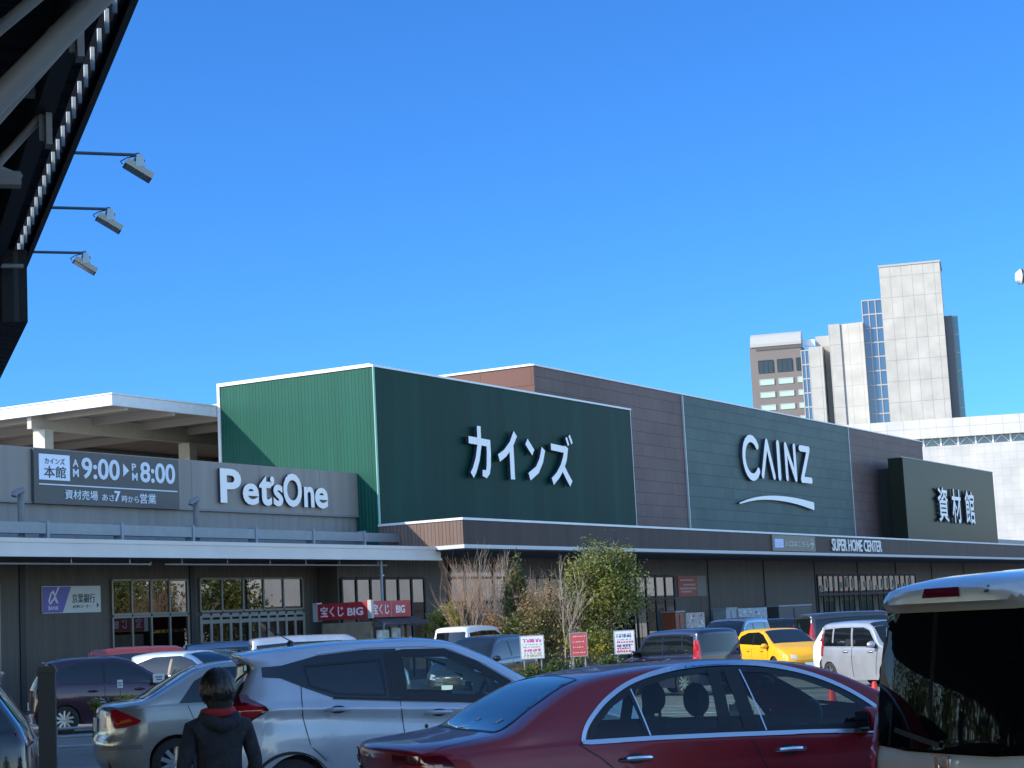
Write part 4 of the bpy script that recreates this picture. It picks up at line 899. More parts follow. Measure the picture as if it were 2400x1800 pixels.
# -- dark red saloon in front
def red_saloon():
    sp = dict(L=4.86, W=1.85, axles=(1.12, 4.02), arch=.35, zc=.33, clear=.20, tumble=.56, crown=.034, rtaper=(.7, .12), ftaper=(1.1, .2), round=.05,
      zt=[(0, .965), (.10, 1.0), (.45, 1.03), (.70, 1.06), (.98, 1.21), (1.25, 1.335), (1.5, 1.385), (1.9, 1.415), (2.35, 1.42), (2.75, 1.40), (3.05, 1.34), (3.45, 1.16), (3.78, .99), (4.2, .92), (4.6, .81), (4.86, .62)],
      zs=[(0, .90), (.7, .95), (1.2, .955), (2.2, .935), (3.3, .875), (3.8, .85), (4.5, .74), (4.86, .55)],
      rear=[(.2, .10), (.45, .0), (.62, .01), (.80, .06), (.95, .02), (1.0, .0)], rear_len=.7, front=[(.2, .1), (.5, 0), (.8, .1)], front_len=.7, rbulge=.16, fbulge=.25)
    top = [(1.19, .965), (1.215, 1.04), (1.28, 1.115), (1.40, 1.215), (1.60, 1.318), (1.86, 1.375), (2.10, 1.394), (2.30, 1.396), (2.57, 1.378), (2.85, 1.318), (3.09, 1.220), (3.28, 1.095), (3.44, .945)]
    for _ in range(2): top = [top[0]]+[q for a, b in zip(top, top[1:]) for q in ((.75*a[0]+.25*b[0], .75*a[1]+.25*b[1]), (.25*a[0]+.75*b[0], .25*a[1]+.75*b[1]))]+[top[-1]]
    bot = [(3.40, .895), (2.8, .925), (2.2, .945), (1.7, .958), (1.24, .962)]
    sp['holes'] = [('side', [(x+.03*(1 if x < 1.5 else -1 if x > 3.1 else 0), z-.028) for x, z in top]+[(x, z+.03) for x, z in bot]), ('top', [(.85, -.5), (1.22, -.42), (1.22, .42), (.85, .5)]), ('top', [(2.95, -.50), (3.70, -.66), (3.70, .66), (2.95, .50)])]
    P = paint('dark_red_paint', (.25, .004, .010), .15, .36, .55)
    c = Car('saloon_car', 'dark red saloon with chrome window surround in front of the silver crossover', 'car', (-1.287+.22*math.sin(R(71)), 12.3+.22*math.cos(R(71))), 71, sp, P, fine=.03)
    # glass
    c.patch('side_glass', top+bot, 'R', TINT, .002, both=True)
    c.strip('window_gasket', [(x, z) for x, z in [(1.25, .985), (1.28, 1.07), (1.42, 1.19), (1.62, 1.29), (1.87, 1.346), (2.10, 1.364), (2.30, 1.366), (2.57, 1.348), (2.83, 1.288), (3.07, 1.19), (3.25, 1.07), (3.38, .925), (2.8, .948), (2.2, .968), (1.7, .98)]], .05, 'R', BLACKM, .004, True, True)
    c.strip('window_chrome', top+bot, .027, 'R', SATIN, .009, True, True)
    for path, w in (([(2.21, 1.37), (2.185, .97)], .09), ([(2.33, 1.37), (2.37, .96)], .10)): c.strip('door_pillar', path, w, 'R', BLACKM, .006, True)
    c.strip('door_pillar', [(1.57, 1.28), (1.64, .98)], .03, 'R', BLACKM, .006, True)
    c.strip('window_divider', [(1.59, 1.27), (1.655, .975)], .010, 'R', SATIN, .0075, True); c.strip('window_divider', [(2.40, 1.35), (2.475, .955)], .010, 'R', SATIN, .0075, True)
    c.patch('rear_glass', [(.70, -.62), (1.0, -.575), (1.30, -.50), (1.335, 0), (1.30, .50), (1.0, .575), (.70, .62), (.66, 0)], 'top', TINTD, .004)
    c.strip('rear_glass_edge', [(.70, -.60), (1.0, -.56), (1.29, -.49), (1.325, 0), (1.29, .49), (1.0, .56), (.70, .60), (.67, 0)], .06, 'top', BLACKM, .003, False, True)
    c.patch('windscreen', [(2.9, -.50), (3.68, -.68), (3.74, 0), (3.68, .68), (2.9, .50), (2.86, 0)], 'top', TINT, .004)
    c.strip('windscreen_edge', [(2.9, -.50), (3.66, -.66), (3.71, 0), (3.66, .66), (2.9, .50), (2.87, 0)], .07, 'top', BLACKM, .003, False, True)
    for path in ([(1.16, .955), (1.30, .86), (1.42, .75), (1.50, .45)], [(2.36, .91), (2.44, .72), (2.45, .25)], [(3.58, .86), (3.5, .5), (3.55, .25)]): c.strip('door_seam', path, .007, 'R', BLACKM, .004, True)
    c.strip('boot_seam', [(.03, -.80), (.62, -.72)], .008, 'top', BLACKM, .002); c.strip('boot_seam', [(.03, .80), (.62, .72)], .008, 'top', BLACKM, .002)
    c.handle(1.53, .842, mat=CHROME); c.handle(2.62, .826, mat=CHROME)
    c.corner_lamp('tail_lamp', .76, .945, .44, lambda z: .36-.9*abs(z-.87), DKRED, .008)
    c.corner_lamp('lamp_core', .80, .83, .50, .26, REDLENS, .013); c.corner_lamp('lamp_core', .87, .89, .50, .28, REDLENS, .013)
    c.mirror(3.18, .97); c.wheels(.33, .23); c.under(); c.interior(3.45, 2.45, 1.5, .93)
    mb = MB(); mb.lathe([(0, -.09), (.03, -.085), (.045, 0), (.03, .085), (0, .09)], (2.92, 0, 1.235), 'Y', 12); mb.tube([(2.92, 0, 1.25), (2.98, 0, 1.33)], .012, 6); mb.build('inner_mirror', BLACKM, c.t, True)
    c.strip('side_crease', [(.4, .70), (1.6, .70), (3.6, .64)], .012, 'R', P, .004, True)
    st = c.patch('rear_sticker', [(.78, -.34), (.83, -.34), (.83, -.42), (.78, -.42)], 'top', mm('sticker', (.3, .4, .5), .5), .008)
    c.patch('rear_sticker', [(.79, .12), (.82, .12), (.82, .02), (.79, .02)], 'top', mats['sticker'], .008)
    c.plate('rear', 0, .72); return c
red_saloon()

# -- silver blue crossover
def silver_crossover():
    D = .15
    sp = dict(L=4.3, W=1.76, axles=(.66, 3.28), arch=.355, zc=.315, clear=.24, tumble=.43, crown=.075, rtaper=(.5, .06), ftaper=(1.0, .18), round=.05,
      zt=[(0, 1.585), (.3, 1.615), (.75, 1.64), (1.3, 1.66), (1.8, 1.66), (2.15, 1.625), (2.5, 1.49), (2.85, 1.28), (3.12, 1.12), (3.6, 1.04), (4.05, .92), (4.3, .72)],
      zs=[(0, 1.13), (.6, 1.12), (1.6, 1.07), (2.7, 1.0), (3.2, .97), (4.0, .82), (4.3, .65)],
      g=[(0, .962), (.03, .985), (.055, .992), (.09, .972), (.16, .972), (.26, .99), (.46, 1.0), (.66, .978), (.9, .945)],
      rear=[(.2, .12), (.35, .02), (.55, 0), (.75, .04), (.95, .05), (1.08, .09), (1.22, .19), (1.46, .31), (1.52, .24), (1.585, .19)], rear_len=1.1, front=[(.2, .1), (.5, 0), (.9, .12)], front_len=.7, rbulge=.12)
    P = paint('silver_blue_paint', (.47, .51, .58), .25, .26)
    top = [(.44, 1.455), (.62, 1.462), (.95, 1.535), (1.38, 1.565), (1.85, 1.555), (2.15, 1.525), (2.44, 1.39), (2.75, 1.185), (2.84, 1.06)]
    bot = [(2.4, 1.055), (1.6, 1.115), (1.04, 1.16), (.82, 1.25), (.60, 1.35), (.44, 1.365)]
    fr = [(1.68, 1.475), (2.10, 1.475), (2.38, 1.36), (2.68, 1.165), (2.66, 1.095), (2.4, 1.085), (1.72, 1.14)]
    rr = [(.82, 1.445), (1.52, 1.465), (1.55, 1.15), (1.1, 1.185), (.86, 1.27)]
    sp['holes'] = [('side', fr), ('top', [(2.25, -.50), (2.95, -.62), (2.95, .62), (2.25, .50)])]
    c = Car('crossover_car', 'silver blue crossover with blacked out rear pillar behind the red saloon', 'car', (-3.079+.10*math.sin(R(77)), 17.586+.10*math.cos(R(77))), 77, sp, P, fine=.035)
    # black window band with a clear front pane
    band1 = [p for p in top[:5]]+[(1.66, 1.556), (1.70, 1.11)]+bot[1:]
    c.patch('window_band', [(.44, 1.455), (.62, 1.462), (.95, 1.535), (1.38, 1.565), (1.68, 1.560), (1.70, 1.108), (1.6, 1.115), (1.04, 1.16), (.82, 1.25), (.60, 1.35), (.44, 1.365)], 'R', DKGLASS, .004, both=True)
    c.strip('front_window_frame', [(1.70, 1.515), (2.13, 1.50), (2.41, 1.375), (2.73, 1.165), (2.73, 1.075), (2.4, 1.07), (1.71, 1.125)], .075, 'R', BLACKM, .005, True, True)
    c.strip('door_pillar', [(1.62, 1.53), (1.64, 1.13)], .12, 'R', BLACKM, .007, True)
    c.strip('rear_window_frame', rr, .022, 'R', BLACKM, .008, True, True)
    c.patch('front_glass', fr, 'R', TINT, .003, both=True)
    c.strip('beltline_trim', [(2.84, 1.045), (2.4, 1.045), (1.6, 1.105), (1.06, 1.15)], .022, 'R', BLACKM, .010, True)
    c.strip('roof_rail', [(.95, 1.552), (1.4, 1.583), (1.9, 1.572), (2.17, 1.542), (2.46, 1.405)], .014, 'R', SATIN, .010, True)
    c.strip('pillar_edge', [(2.2, 1.53), (2.5, 1.385), (2.82, 1.175), (2.95, 1.08)], .016, 'R', SATIN, .012, True)
    for path in ([(.78, 1.28), (.78, 1.0), (.84, .74), (.98, .60)], [(1.67, 1.10), (1.70, .74), (1.70, .3)], [(2.95, 1.0), (2.9, .5), (2.95, .3)]): c.strip('door_seam', path, .008, 'R', BLACKM, .004, True)
    c.handle(1.10, 1.045, mat=P, w=.24); c.handle(2.02, .965, mat=P, w=.24)
    mb = MB(); s_ = c.patch('key_ring_mark', [(1.90+.018*math.cos(k*.785), .85+.02*math.sin(k*.785)) for k in range(8)], 'R', BLACKM, .003)
    c.patch('rear_glass', [(-.60, 1.17), (-.54, 1.49), (.54, 1.49), (.60, 1.17), (.4, 1.10), (-.4, 1.10)], 'rear', DKGLASS, .006)
    tl = lambda z: .30+.20*max(0, 1-abs(z-1.085)/.11)
    c.corner_lamp('tail_lamp', .93, 1.22, lambda z: .50+.12*abs(z-1.05)/.15, tl, DKRED)
    c.corner_lamp('lamp_core', 1.02, 1.13, .56, lambda z: .34+.10*max(0, 1-abs(z-1.085)/.08), REDLENS, .016)
    c.patch('tailgate_garnish', [(-.48, .99), (-.48, 1.09), (.48, 1.09), (.48, .99)], 'rear', BLACKM, .008)
    c.patch('rear_bumper_trim', [(-.78, .3), (-.78, .62), (-.5, .70), (.5, .70), (.78, .62), (.78, .3)], 'rear', BLACKM, .006)
    c.patch('sill_trim', [(1.05, .26), (1.05, .36), (2.9, .36), (2.9, .26)], 'R', BLACKM, .006, both=True)
    c.strip('arch_crease', [(.66+.46*math.cos(R(a)), .315+.46*math.sin(R(a))) for a in range(35, 150, 8)], .016, 'R', P, .008, True)
    c.strip('arch_lip', [(.66+.372*math.cos(R(a)), .315+.372*math.sin(R(a))) for a in range(10, 171, 8)], .03, 'R', BLACKM, .006, True)
    c.patch('windscreen', [(2.22, -.52), (3.02, -.66), (3.08, 0), (3.02, .66), (2.22, .52), (2.18, 0)], 'top', TINT, .004)
    c.plate('rear', 0, .82, mat=mm('yellow_plate', (.55, .5, .15), .5))
    c.mirror(2.72, 1.10, mat=SATIN, k=1.15, out=.14); c.wheels(.32, .21); c.under(); c.interior(2.95, 1.95, 1.05, 1.05)
    # aerial and roof spoiler
    p, n = c.cast('top', .78, 0); mb = MB(); mb.lathe([(.035, 0), (.03, .03), (.012, .045)], p, 'Z', 10); mb.tube([p+Vector((0, 0, .04)), p+Vector((-.20, 0, .16))], .006, 6); mb.build('aerial', BLACKM, c.t, True)
    return c
silver_crossover()

# -- cream people carrier, right foreground
def cream_van():
    sp = dict(L=4.7, W=1.70, axles=(.85, 3.7), arch=.34, clear=.22, tumble=.19, crown=.11, rtaper=(.3, .03), ftaper=(.8, .15), round=.07,
      zt=[(0, 1.845), (.25, 1.875), (1.2, 1.90), (2.6, 1.88), (3.3, 1.74), (3.8, 1.36), (4.15, 1.08), (4.7, .75)],
      zs=[(0, 1.02), (3.0, 1.0), (3.8, .98), (4.7, .68)],
      rear=[(.2, .06), (.35, -.02), (.62, -.02), (.86, .0), (.92, .02), (1.3, .06), (1.69, .115), (1.725, .055), (1.80, .06), (1.85, .14)], rear_len=.6, front=[(.2, .1), (.5, 0), (.8, .12)], rbulge=.07)
    P = paint('cream_paint', (.55, .52, .45), .3, .3)
    c = Car('people_carrier', 'cream people carrier with dark tailgate glass at the right edge of the picture', 'car', (2.245, 10.3), 66, sp, P, fine=.05)
    c.patch('rear_glass', [(-.70, .925), (-.705, 1.2), (-.69, 1.60), (-.66, 1.68), (.66, 1.68), (.69, 1.60), (.705, 1.2), (.70, .925), (.4, .905), (-.4, .905)], 'rear', BLGLASS, .008)
    c.patch('brake_lamp', [(-.17, 1.752), (-.155, 1.802), (.155, 1.802), (.17, 1.752)], 'rear', DKRED, .008)
    c.patch('badge', [(-.40, 1.765), (-.36, 1.765), (-.37, 1.80), (-.385, 1.80)], 'rear', BLACKM, .006)
    c.corner_lamp('tail_lamp', .58, 1.22, .705, .20, REDLENS, .014)
    # chrome letter emblem in a rounded ring
    p, n = c.cast('rear', 0, .84); mb = MB(); y0 = p.x-.012
    m2 = MB(); stroke(m2, [(-.062, .045), (-.045, .055), (.045, .055), (.062, .045), (.055, -.045), (.04, -.053), (-.04, -.053), (-.055, -.045), (-.062, .045)], .010, .012, 0, 0)
    stroke(m2, [(-.036, .048), (-.030, -.044)], .016, .016, 0, 0); stroke(m2, [(.036, .048), (.030, -.044)], .016, .016, 0, 0); stroke(m2, [(-.03, .002), (.03, .002)], .014, .014, 0, 0)
    mb.add([(y0+q[1], -q[0], .84+q[2]) for q in m2.v], m2.f); mb.build('emblem', CHROME, c.t)
    mb = MB(); c.strip('wiper', [(.05, .95), (.5, 1.02)], .03, 'rear', BLACKM, .02)
    c.patch('side_glass', [(.2, 1.06), (.22, 1.62), (3.1, 1.62), (3.6, 1.3), (3.75, 1.05)], 'R', DKGLASS, .004, both=True)
    c.patch('windscreen', [(3.2, -.6), (4.05, -.74), (4.05, .74), (3.2, .6)], 'top', DKGLASS, .004)
    c.handle(1.6, .95); c.handle(2.6, .95); c.mirror(3.6, 1.05); c.wheels(.31); c.under(); c.plate('rear', 0, .60)
    return c
cream_van()

# -- beige saloon behind the crossover
def beige_saloon():
    sp = dict(L=4.4, W=1.70, axles=(.90, 3.50), arch=.33, clear=.20, tumble=.50, crown=.06, rtaper=(.6, .14), ftaper=(1.0, .2), round=.06,
      zt=[(0, .98), (.12, 1.02), (.55, 1.07), (.85, 1.22), (1.25, 1.42), (1.6, 1.47), (2.2, 1.48), (2.6, 1.44), (3.0, 1.26), (3.4, 1.04), (3.9, .93), (4.4, .68)],
      zs=[(0, .92), (.6, .98), (2.0, .95), (3.3, .90), (4.4, .6)], rear=[(.2, .12), (.35, .02), (.58, .0), (.66, .04), (1.0, .06)], rear_len=.6, rbulge=.18, front=[(.2, .1), (.5, 0), (.8, .12)])
    P = paint('beige_paint', (.33, .30, .26), .5, .28)
    c = Car('saloon_car', 'beige silver saloon with pointed red tail lamp, left of the crossover', 'car', (-5.32, 23.0), 72, sp, P, fine=.05)
    c.patch('side_glass', [(.95, 1.0), (1.15, 1.25), (1.45, 1.39), (2.2, 1.41), (2.55, 1.37), (2.9, 1.2), (3.15, .98)], 'R', DKGLASS, .004, both=True)
    c.strip('door_pillar', [(2.0, 1.40), (2.0, .99)], .07, 'R', BLACKM, .006, True)
    c.patch('rear_glass', [(.58, -.60), (1.2, -.5), (1.24, 0), (1.2, .5), (.58, .60), (.54, 0)], 'top', DKGLASS, .005)
    c.strip('rear_glass_edge', [(.56, -.62), (1.22, -.52), (1.26, 0), (1.22, .52), (.56, .62)], .025, 'top', SATIN, .006)
    c.patch('windscreen', [(2.62, -.52), (3.36, -.66), (3.36, .66), (2.62, .52)], 'top', DKGLASS, .005)
    c.patch('tail_lamp', [(.16, .74), (.17, .955), (.22, .965), (.36, .90), (.50, .825), (.46, .79), (.32, .755)], 'R', REDLENS, .008, .03, both=True)
    c.patch('lamp_amber', [(.20, .82), (.36, .85), (.40, .825), (.22, .79)], 'R', AMBER, .012, both=True)
    for sg in (1, -1): c.patch('tail_lamp', [(sg*.45, .76), (sg*.48, .92), (sg*.66, .93), (sg*.67, .76)], 'rear', REDLENS, .008, .04)
    c.strip('bumper_strip', [(.02, .52), (.5, .52)], .05, 'R', M('bumper_strip', (.16, .15, .13), .5), .008, True)
    for path in ([(1.05, .97), (1.2, .6), (1.3, .3)], [(2.0, .95), (2.05, .3)]): c.strip('door_seam', path, .008, 'R', BLACKM, .004, True)
    c.handle(1.35, .86); c.handle(2.35, .84); c.mirror(2.95, 1.0); c.wheels(.30); c.under(); c.plate('rear', 0, .78)
beige_saloon()

# -- template cars farther off
def tmpl(kind, L, W, H):
    a0, a1 = .19*L, .81*L
    if kind == 'hatch':
        zt = [(0, .955*H), (.08*L, .975*H), (.28*L, H), (.48*L, .995*H), (.58*L, .93*H), (.72*L, .73*H), (.80*L, .66*H), (.92*L, .58*H), (L, .45*H)]
        zs = [(0, .66*H), (.6*L, .62*H), (.78*L, .585*H), (L, .40*H)]; rear = [(.2, .08), (.45, 0), (.6*H, .04), (.68*H, .10), (.9*H, .36), (.95*H, .28)]
        side = [(.13*L, .69*H), (.17*L, .85*H), (.28*L, .925*H), (.48*L, .93*H), (.57*L, .87*H), (.70*L, .69*H), (.715*L, .645*H)]; ws = (.545*L, .75*L); tum = .42
        rg = [(-.33*W, .70*H), (-.29*W, .90*H), (.29*W, .90*H), (.33*W, .70*H)]; bp = .42*L
    elif kind == 'wagon':
        zt = [(0, .94*H), (.05*L, .965*H), (.25*L, H), (.52*L, .985*H), (.62*L, .90*H), (.74*L, .72*H), (.80*L, .65*H), (.93*L, .55*H), (L, .42*H)]
        zs = [(0, .64*H), (.6*L, .61*H), (.8*L, .57*H), (L, .38*H)]; rear = [(.2, .08), (.45, 0), (.62*H, .03), (.9*H, .26), (.95*H, .24)]
        side = [(.08*L, .68*H), (.11*L, .87*H), (.27*L, .915*H), (.50*L, .915*H), (.60*L, .85*H), (.72*L, .67*H), (.735*L, .635*H)]; ws = (.575*L, .77*L); tum = .38
        rg = [(-.35*W, .68*H), (-.31*W, .90*H), (.31*W, .90*H), (.35*W, .68*H)]; bp = .43*L
    elif kind == 'minivan':
        zt = [(0, .965*H), (.05*L, .985*H), (.3*L, H), (.60*L, .985*H), (.70*L, .89*H), (.80*L, .70*H), (.86*L, .60*H), (.95*L, .52*H), (L, .42*H)]
        zs = [(0, .58*H), (.6*L, .56*H), (.82*L, .54*H), (L, .38*H)]; rear = [(.2, .06), (.45, 0), (.6*H, .02), (.9*H, .14), (.96*H, .12)]
        side = [(.06*L, .60*H), (.07*L, .88*H), (.3*L, .905*H), (.58*L, .90*H), (.68*L, .83*H), (.79*L, .62*H), (.80*L, .58*H)]; ws = (.66*L, .845*L); tum = .22
        rg = [(-.42*W, .60*H), (-.38*W, .90*H), (.38*W, .90*H), (.42*W, .60*H)]; bp = .50*L
    else:  # box: tall kei wagon or small off-roader
        zt = [(0, .965*H), (.06*L, .985*H), (.3*L, H), (.56*L, .985*H), (.64*L, .93*H), (.73*L, .69*H), (.79*L, .62*H), (.95*L, .57*H), (L, .48*H)]
        zs = [(0, .60*H), (.6*L, .585*H), (.75*L, .57*H), (L, .44*H)]; rear = [(.2, .05), (.45, 0), (.6*H, .01), (.96*H, .08)]
        side = [(.07*L, .63*H), (.08*L, .88*H), (.3*L, .90*H), (.55*L, .895*H), (.62*L, .85*H), (.70*L, .65*H), (.71*L, .61*H)]; ws = (.60*L, .75*L); tum = .18
        rg = [(-.42*W, .64*H), (-.38*W, .90*H), (.38*W, .90*H), (.42*W, .64*H)]; bp = .42*L
    sp = dict(L=L, W=W, axles=(a0, a1), arch=.34, zc=.30, clear=.20, tumble=tum, crown=.07, rtaper=(.4, .07), ftaper=(.8, .17), round=.06, zt=zt, zs=zs, rear=rear, rear_len=.8, front=[(.2, .08), (.45, 0), (.55*H, .10)], front_len=.6, rbulge=.09)
    return sp, side, ws, rg, bp
def simple_car(name, label, loc, az, kind, L, W, H, P, group='cars parked in the lot', tail=REDLENS, glass=None, spare=False, handles=True, head=True, arch=None, axles=None):
    sp, side, ws, rg, bp = tmpl(kind, L, W, H); glass = glass or DKGLASS
    if arch: sp['arch'] = arch
    if axles: sp['axles'] = axles
    c = Car(name, label, 'car', loc, az, sp, P, group, fine=.09)
    c.patch('side_glass', side, 'R', glass, .004, .12, True)
    c.strip('door_pillar', [(bp, .89*H), (bp, .66*H if kind in ('hatch', 'wagon') else .60*H)], .07, 'R', BLACKM if kind != 'box' else P, .007, True)
    if kind in ('minivan', 'wagon', 'box'): c.strip('door_pillar', [(.2*L, .89*H), (.19*L, .68*H)], .06, 'R', BLACKM if kind != 'box' else P, .007, True)
    wy = W/2*.80; wt = W/2-sp['tumble']*.33*H-.06
    c.patch('windscreen', [(ws[0], -wt), (ws[1], -wy), (ws[1]+.04, 0), (ws[1], wy), (ws[0], wt), (ws[0]-.03, 0)], 'top', glass, .008, .07)
    c.patch('rear_glass', rg, 'rear', glass, .006, .15)
    for sg in (1, -1):
        if kind not in ('minivan', 'box'): c.patch('tail_lamp', [(sg*.32*W, .52*H), (sg*.34*W, .62*H), (sg*.45*W, .66*H), (sg*.47*W, .52*H)], 'rear', tail, .01, .15)
        if head: c.patch('headlight', [(sg*.22*W, .36*H), (sg*.24*W, .43*H), (sg*.42*W, .47*H), (sg*.44*W, .38*H)], 'front', CLEARL, .008, .15)
    if kind in ('minivan', 'box'): c.corner_lamp('tail_lamp', .48*H, .82*H, .40*W, .24, tail)
    c.patch('grille', [(-.24*W, .20*H), (-.26*W, .33*H), (.26*W, .33*H), (.24*W, .20*H)], 'front', BLACKM, .006, .15)
    for path in ([(bp, .6*H), (bp+.02, .16*H)], [(.72*L, .56*H), (.69*L, .2*H)]): c.strip('door_seam', path, .012, 'R', BLACKM, .006, True)
    if handles: c.handle(bp-.25, .545*H); c.handle(bp+.75 if bp+.75 < .68*L else .62*L, .54*H)
    c.mirror(ws[1]-.18, .63*H, k=1.0); c.wheels(min(.31, .21*H), .19); c.under()
    c.plate('rear', 0, .38*H); c.plate('front', 0, .24*H, h=.14)
    return c

YEL = paint('yellow_paint', (.80, .40, .008), 0, .45, .25); BLK = paint('black_paint', (.012, .013, .015), .3, .25); NAVY = paint('navy_paint', (.014, .018, .045), .3, .25)
SILV = paint('pale_silver_paint', (.36, .39, .43), .35, .3); WHT = paint('white_car_paint', (.78, .78, .77), 0, .35); GRY = paint('grey_car_paint', (.17, .19, .21), .5, .28)
PURP = paint('dark_purple_paint', (.045, .010, .024), .4, .25); REDW = paint('faded_red_paint', (.22, .03, .025), .1, .35); LBL = paint('ice_blue_paint', (.48, .56, .64), .3, .3)
DGR = paint('dark_teal_paint', (.02, .045, .05), .4, .25); SIL2 = paint('bright_silver_paint', (.55, .56, .57), .6, .22); BLU = paint('steel_blue_paint', (.11, .16, .25), .5, .25)
def at_center(x, y, az, L): return (x-math.sin(R(az))*L/2, y-math.cos(R(az))*L/2)
simple_car('hatchback_car', 'bright yellow hatchback parked nose to the camera between dark cars', at_center(8.0, 59, 163, 4.1), 163, 'hatch', 4.1, 1.74, 1.46, YEL)
simple_car('kei_wagon', 'navy wagon seen from behind with tall red and white tail lamp', at_center(3.75, 46.2, -33, 3.4), -33, 'box', 3.4, 1.48, 1.60, NAVY)
simple_car('mini_wagon', 'pale silver boxy mini wagon beside the red traffic cones', (7.82, 46.7), 154, 'box', 3.4, 1.48, 1.60, SILV, axles=(.46, 2.8))
simple_car('hatchback_car', 'white hatchback mostly hidden behind the pale silver mini wagon', (8.75, 53.6), 154, 'hatch', 3.9, 1.70, 1.55, WHT)
simple_car('people_carrier', 'black people carrier facing the camera left of the white poster boards', at_center(-1.2, 50.8, 207, 3.9), 207, 'wagon', 3.9, 1.7, 1.72, BLK)
simple_car('delivery_van', 'white van with dark rear window behind the black people carrier', (-2.5, 61.7), 24, 'minivan', 3.9, 1.6, 2.04, WHT)
simple_car('people_carrier', 'grey people carrier facing the camera just left of the yellow hatchback', at_center(7.5, 67.5, 205, 4.4), 205, 'minivan', 4.4, 1.7, 1.82, GRY)
simple_car('people_carrier', 'long dark grey people carrier side on behind the yellow hatchback and off roader', at_center(11.6, 64.5, 75, 4.8), 75, 'minivan', 4.8, 1.8, 1.87, paint('charcoal_paint', (.05, .055, .06), .5, .25))
simple_car('hatchback_car', 'black hatchback half hidden behind the roof of the yellow hatchback', at_center(10.3, 73, 80, 4.0), 80, 'hatch', 4.0, 1.7, 1.72, BLK)
simple_car('people_carrier', 'faded red people carrier behind the dark purple car at far left', at_center(-9.6, 50, 77, 4.3), 77, 'minivan', 4.0, 1.7, 1.88, REDW)
simple_car('crossover_car', 'dark purple crossover behind the black post and flower trolley', (-11.0, 41.5), 72, 'hatch', 3.75, 1.78, 1.64, PURP)
simple_car('hatchback_car', 'ice blue hatchback nose right beside the faded red people carrier', at_center(-7.9, 45.5, 118, 4.0), 118, 'hatch', 4.0, 1.7, 1.70, LBL)
simple_car('hatchback_car', 'dark teal hatchback behind the ice blue one near the shop doors', at_center(-7.8, 49.5, 100, 4.0), 100, 'hatch', 4.0, 1.7, 1.70, DGR)
simple_car('people_carrier', 'steel blue people carrier nearest the shop doors at left', at_center(-8.0, 56.0, 77, 4.6), 77, 'minivan', 4.6, 1.7, 1.92, BLU)
simple_car('people_carrier', 'bright silver people carrier with sun glare on its roof behind the crossover', at_center(-5.6, 53.0, 80, 4.6), 80, 'minivan', 4.6, 1.75, 1.98, SIL2)
simple_car('hatchback_car', 'black hatchback whose back end shows at the lower left corner', (-4.1, 15.9), 257, 'hatch', 4.0, 1.7, 1.62, paint('deep_black_paint', (.004, .004, .005), .2, .2))

# ------------------------------------------------------------------ vegetation
def leafmat(name, col, var=.35):
    m = M(name, col, .55, var=var, vscale=2.5, spec=.35); nt = m.node_tree; n = nt.nodes; L = nt.links
    b = n['Principled BSDF']; tr = n.new('ShaderNodeBsdfTranslucent'); tr.inputs[0].default_value = (col[0]*1.6, col[1]*1.6, col[2]*.8, 1)
    mx = n.new('ShaderNodeMixShader'); mx.inputs[0].default_value = .3; L.new(b.outputs[0], mx.inputs[1]); L.new(tr.outputs[0], mx.inputs[2]); L.new(mx.outputs[0], n['Material Output'].inputs[0]); return m
LF_OL = [leafmat('olive_leaf', (.20, .205, .05)), leafmat('deep_leaf', (.065, .10, .032)), leafmat('grey_leaf', (.22, .235, .14))]
LF_YG = [leafmat('yellow_green_leaf', (.27, .26, .04)), leafmat('mid_leaf', (.12, .14, .035)), leafmat('pale_leaf', (.30, .27, .12))]
LF_DK = [leafmat('cypress_leaf', (.04, .075, .03)), leafmat('cypress_light', (.10, .14, .045)), leafmat('cypress_brown', (.19, .10, .055))]
LF_BR = [leafmat('dry_leaf', (.29, .17, .10)), leafmat('dry_green_leaf', (.17, .17, .07)), leafmat('dry_pale_leaf', (.36, .27, .18))]
BARK = M('bark', (.16, .11, .08), .85, var=.3, vscale=8); BARKG = M('grey_bark', (.30, .25, .20), .85, var=.3, vscale=8); TWIG = M('twig_brown', (.30, .20, .135), .85, var=.3, vscale=4); TWIGG = M('twig_grey', (.44, .38, .31), .85, var=.3, vscale=4)
def leaves(mb, c, rad, n, size, rg, clumps=26, up=.0, cr=.34):
    cl = []
    for k in range(clumps):
        while True:
            q = Vector((rg.uniform(-1, 1), rg.uniform(-1, 1), rg.uniform(-1, 1)))
            if .25 < q.length < 1: break
        cl.append((Vector((q.x*rad[0], q.y*rad[1], q.z*rad[2]))*.86, rg.uniform(.6, 1.2), rg.choice((0, 0, 0, 1, 1, 2))))
    for i in range(n):
        ctr, sc, mi = rg.choice(cl); q = Vector((rg.gauss(0, 1), rg.gauss(0, 1), rg.gauss(0, 1)))*cr*sc*.55
        p = Vector(c)+ctr+Vector((q.x*rad[0], q.y*rad[1], q.z*rad[2])); s = size*rg.uniform(.6, 1.3)
        a = Vector((rg.uniform(-1, 1), rg.uniform(-1, 1), rg.uniform(-.4, 1+up))).normalized(); b = a.cross(Vector((rg.uniform(-1, 1), rg.uniform(-1, 1), rg.uniform(-1, 1)))).normalized()
        mb.cur = mi if rg.random() < .75 else rg.randrange(3)
        mb.add([p, p+a*s*.5+b*s*.28, p+a*s*1.1, p+a*s*.5-b*s*.28], [(0, 1, 2, 3)])
    mb.cur = 0
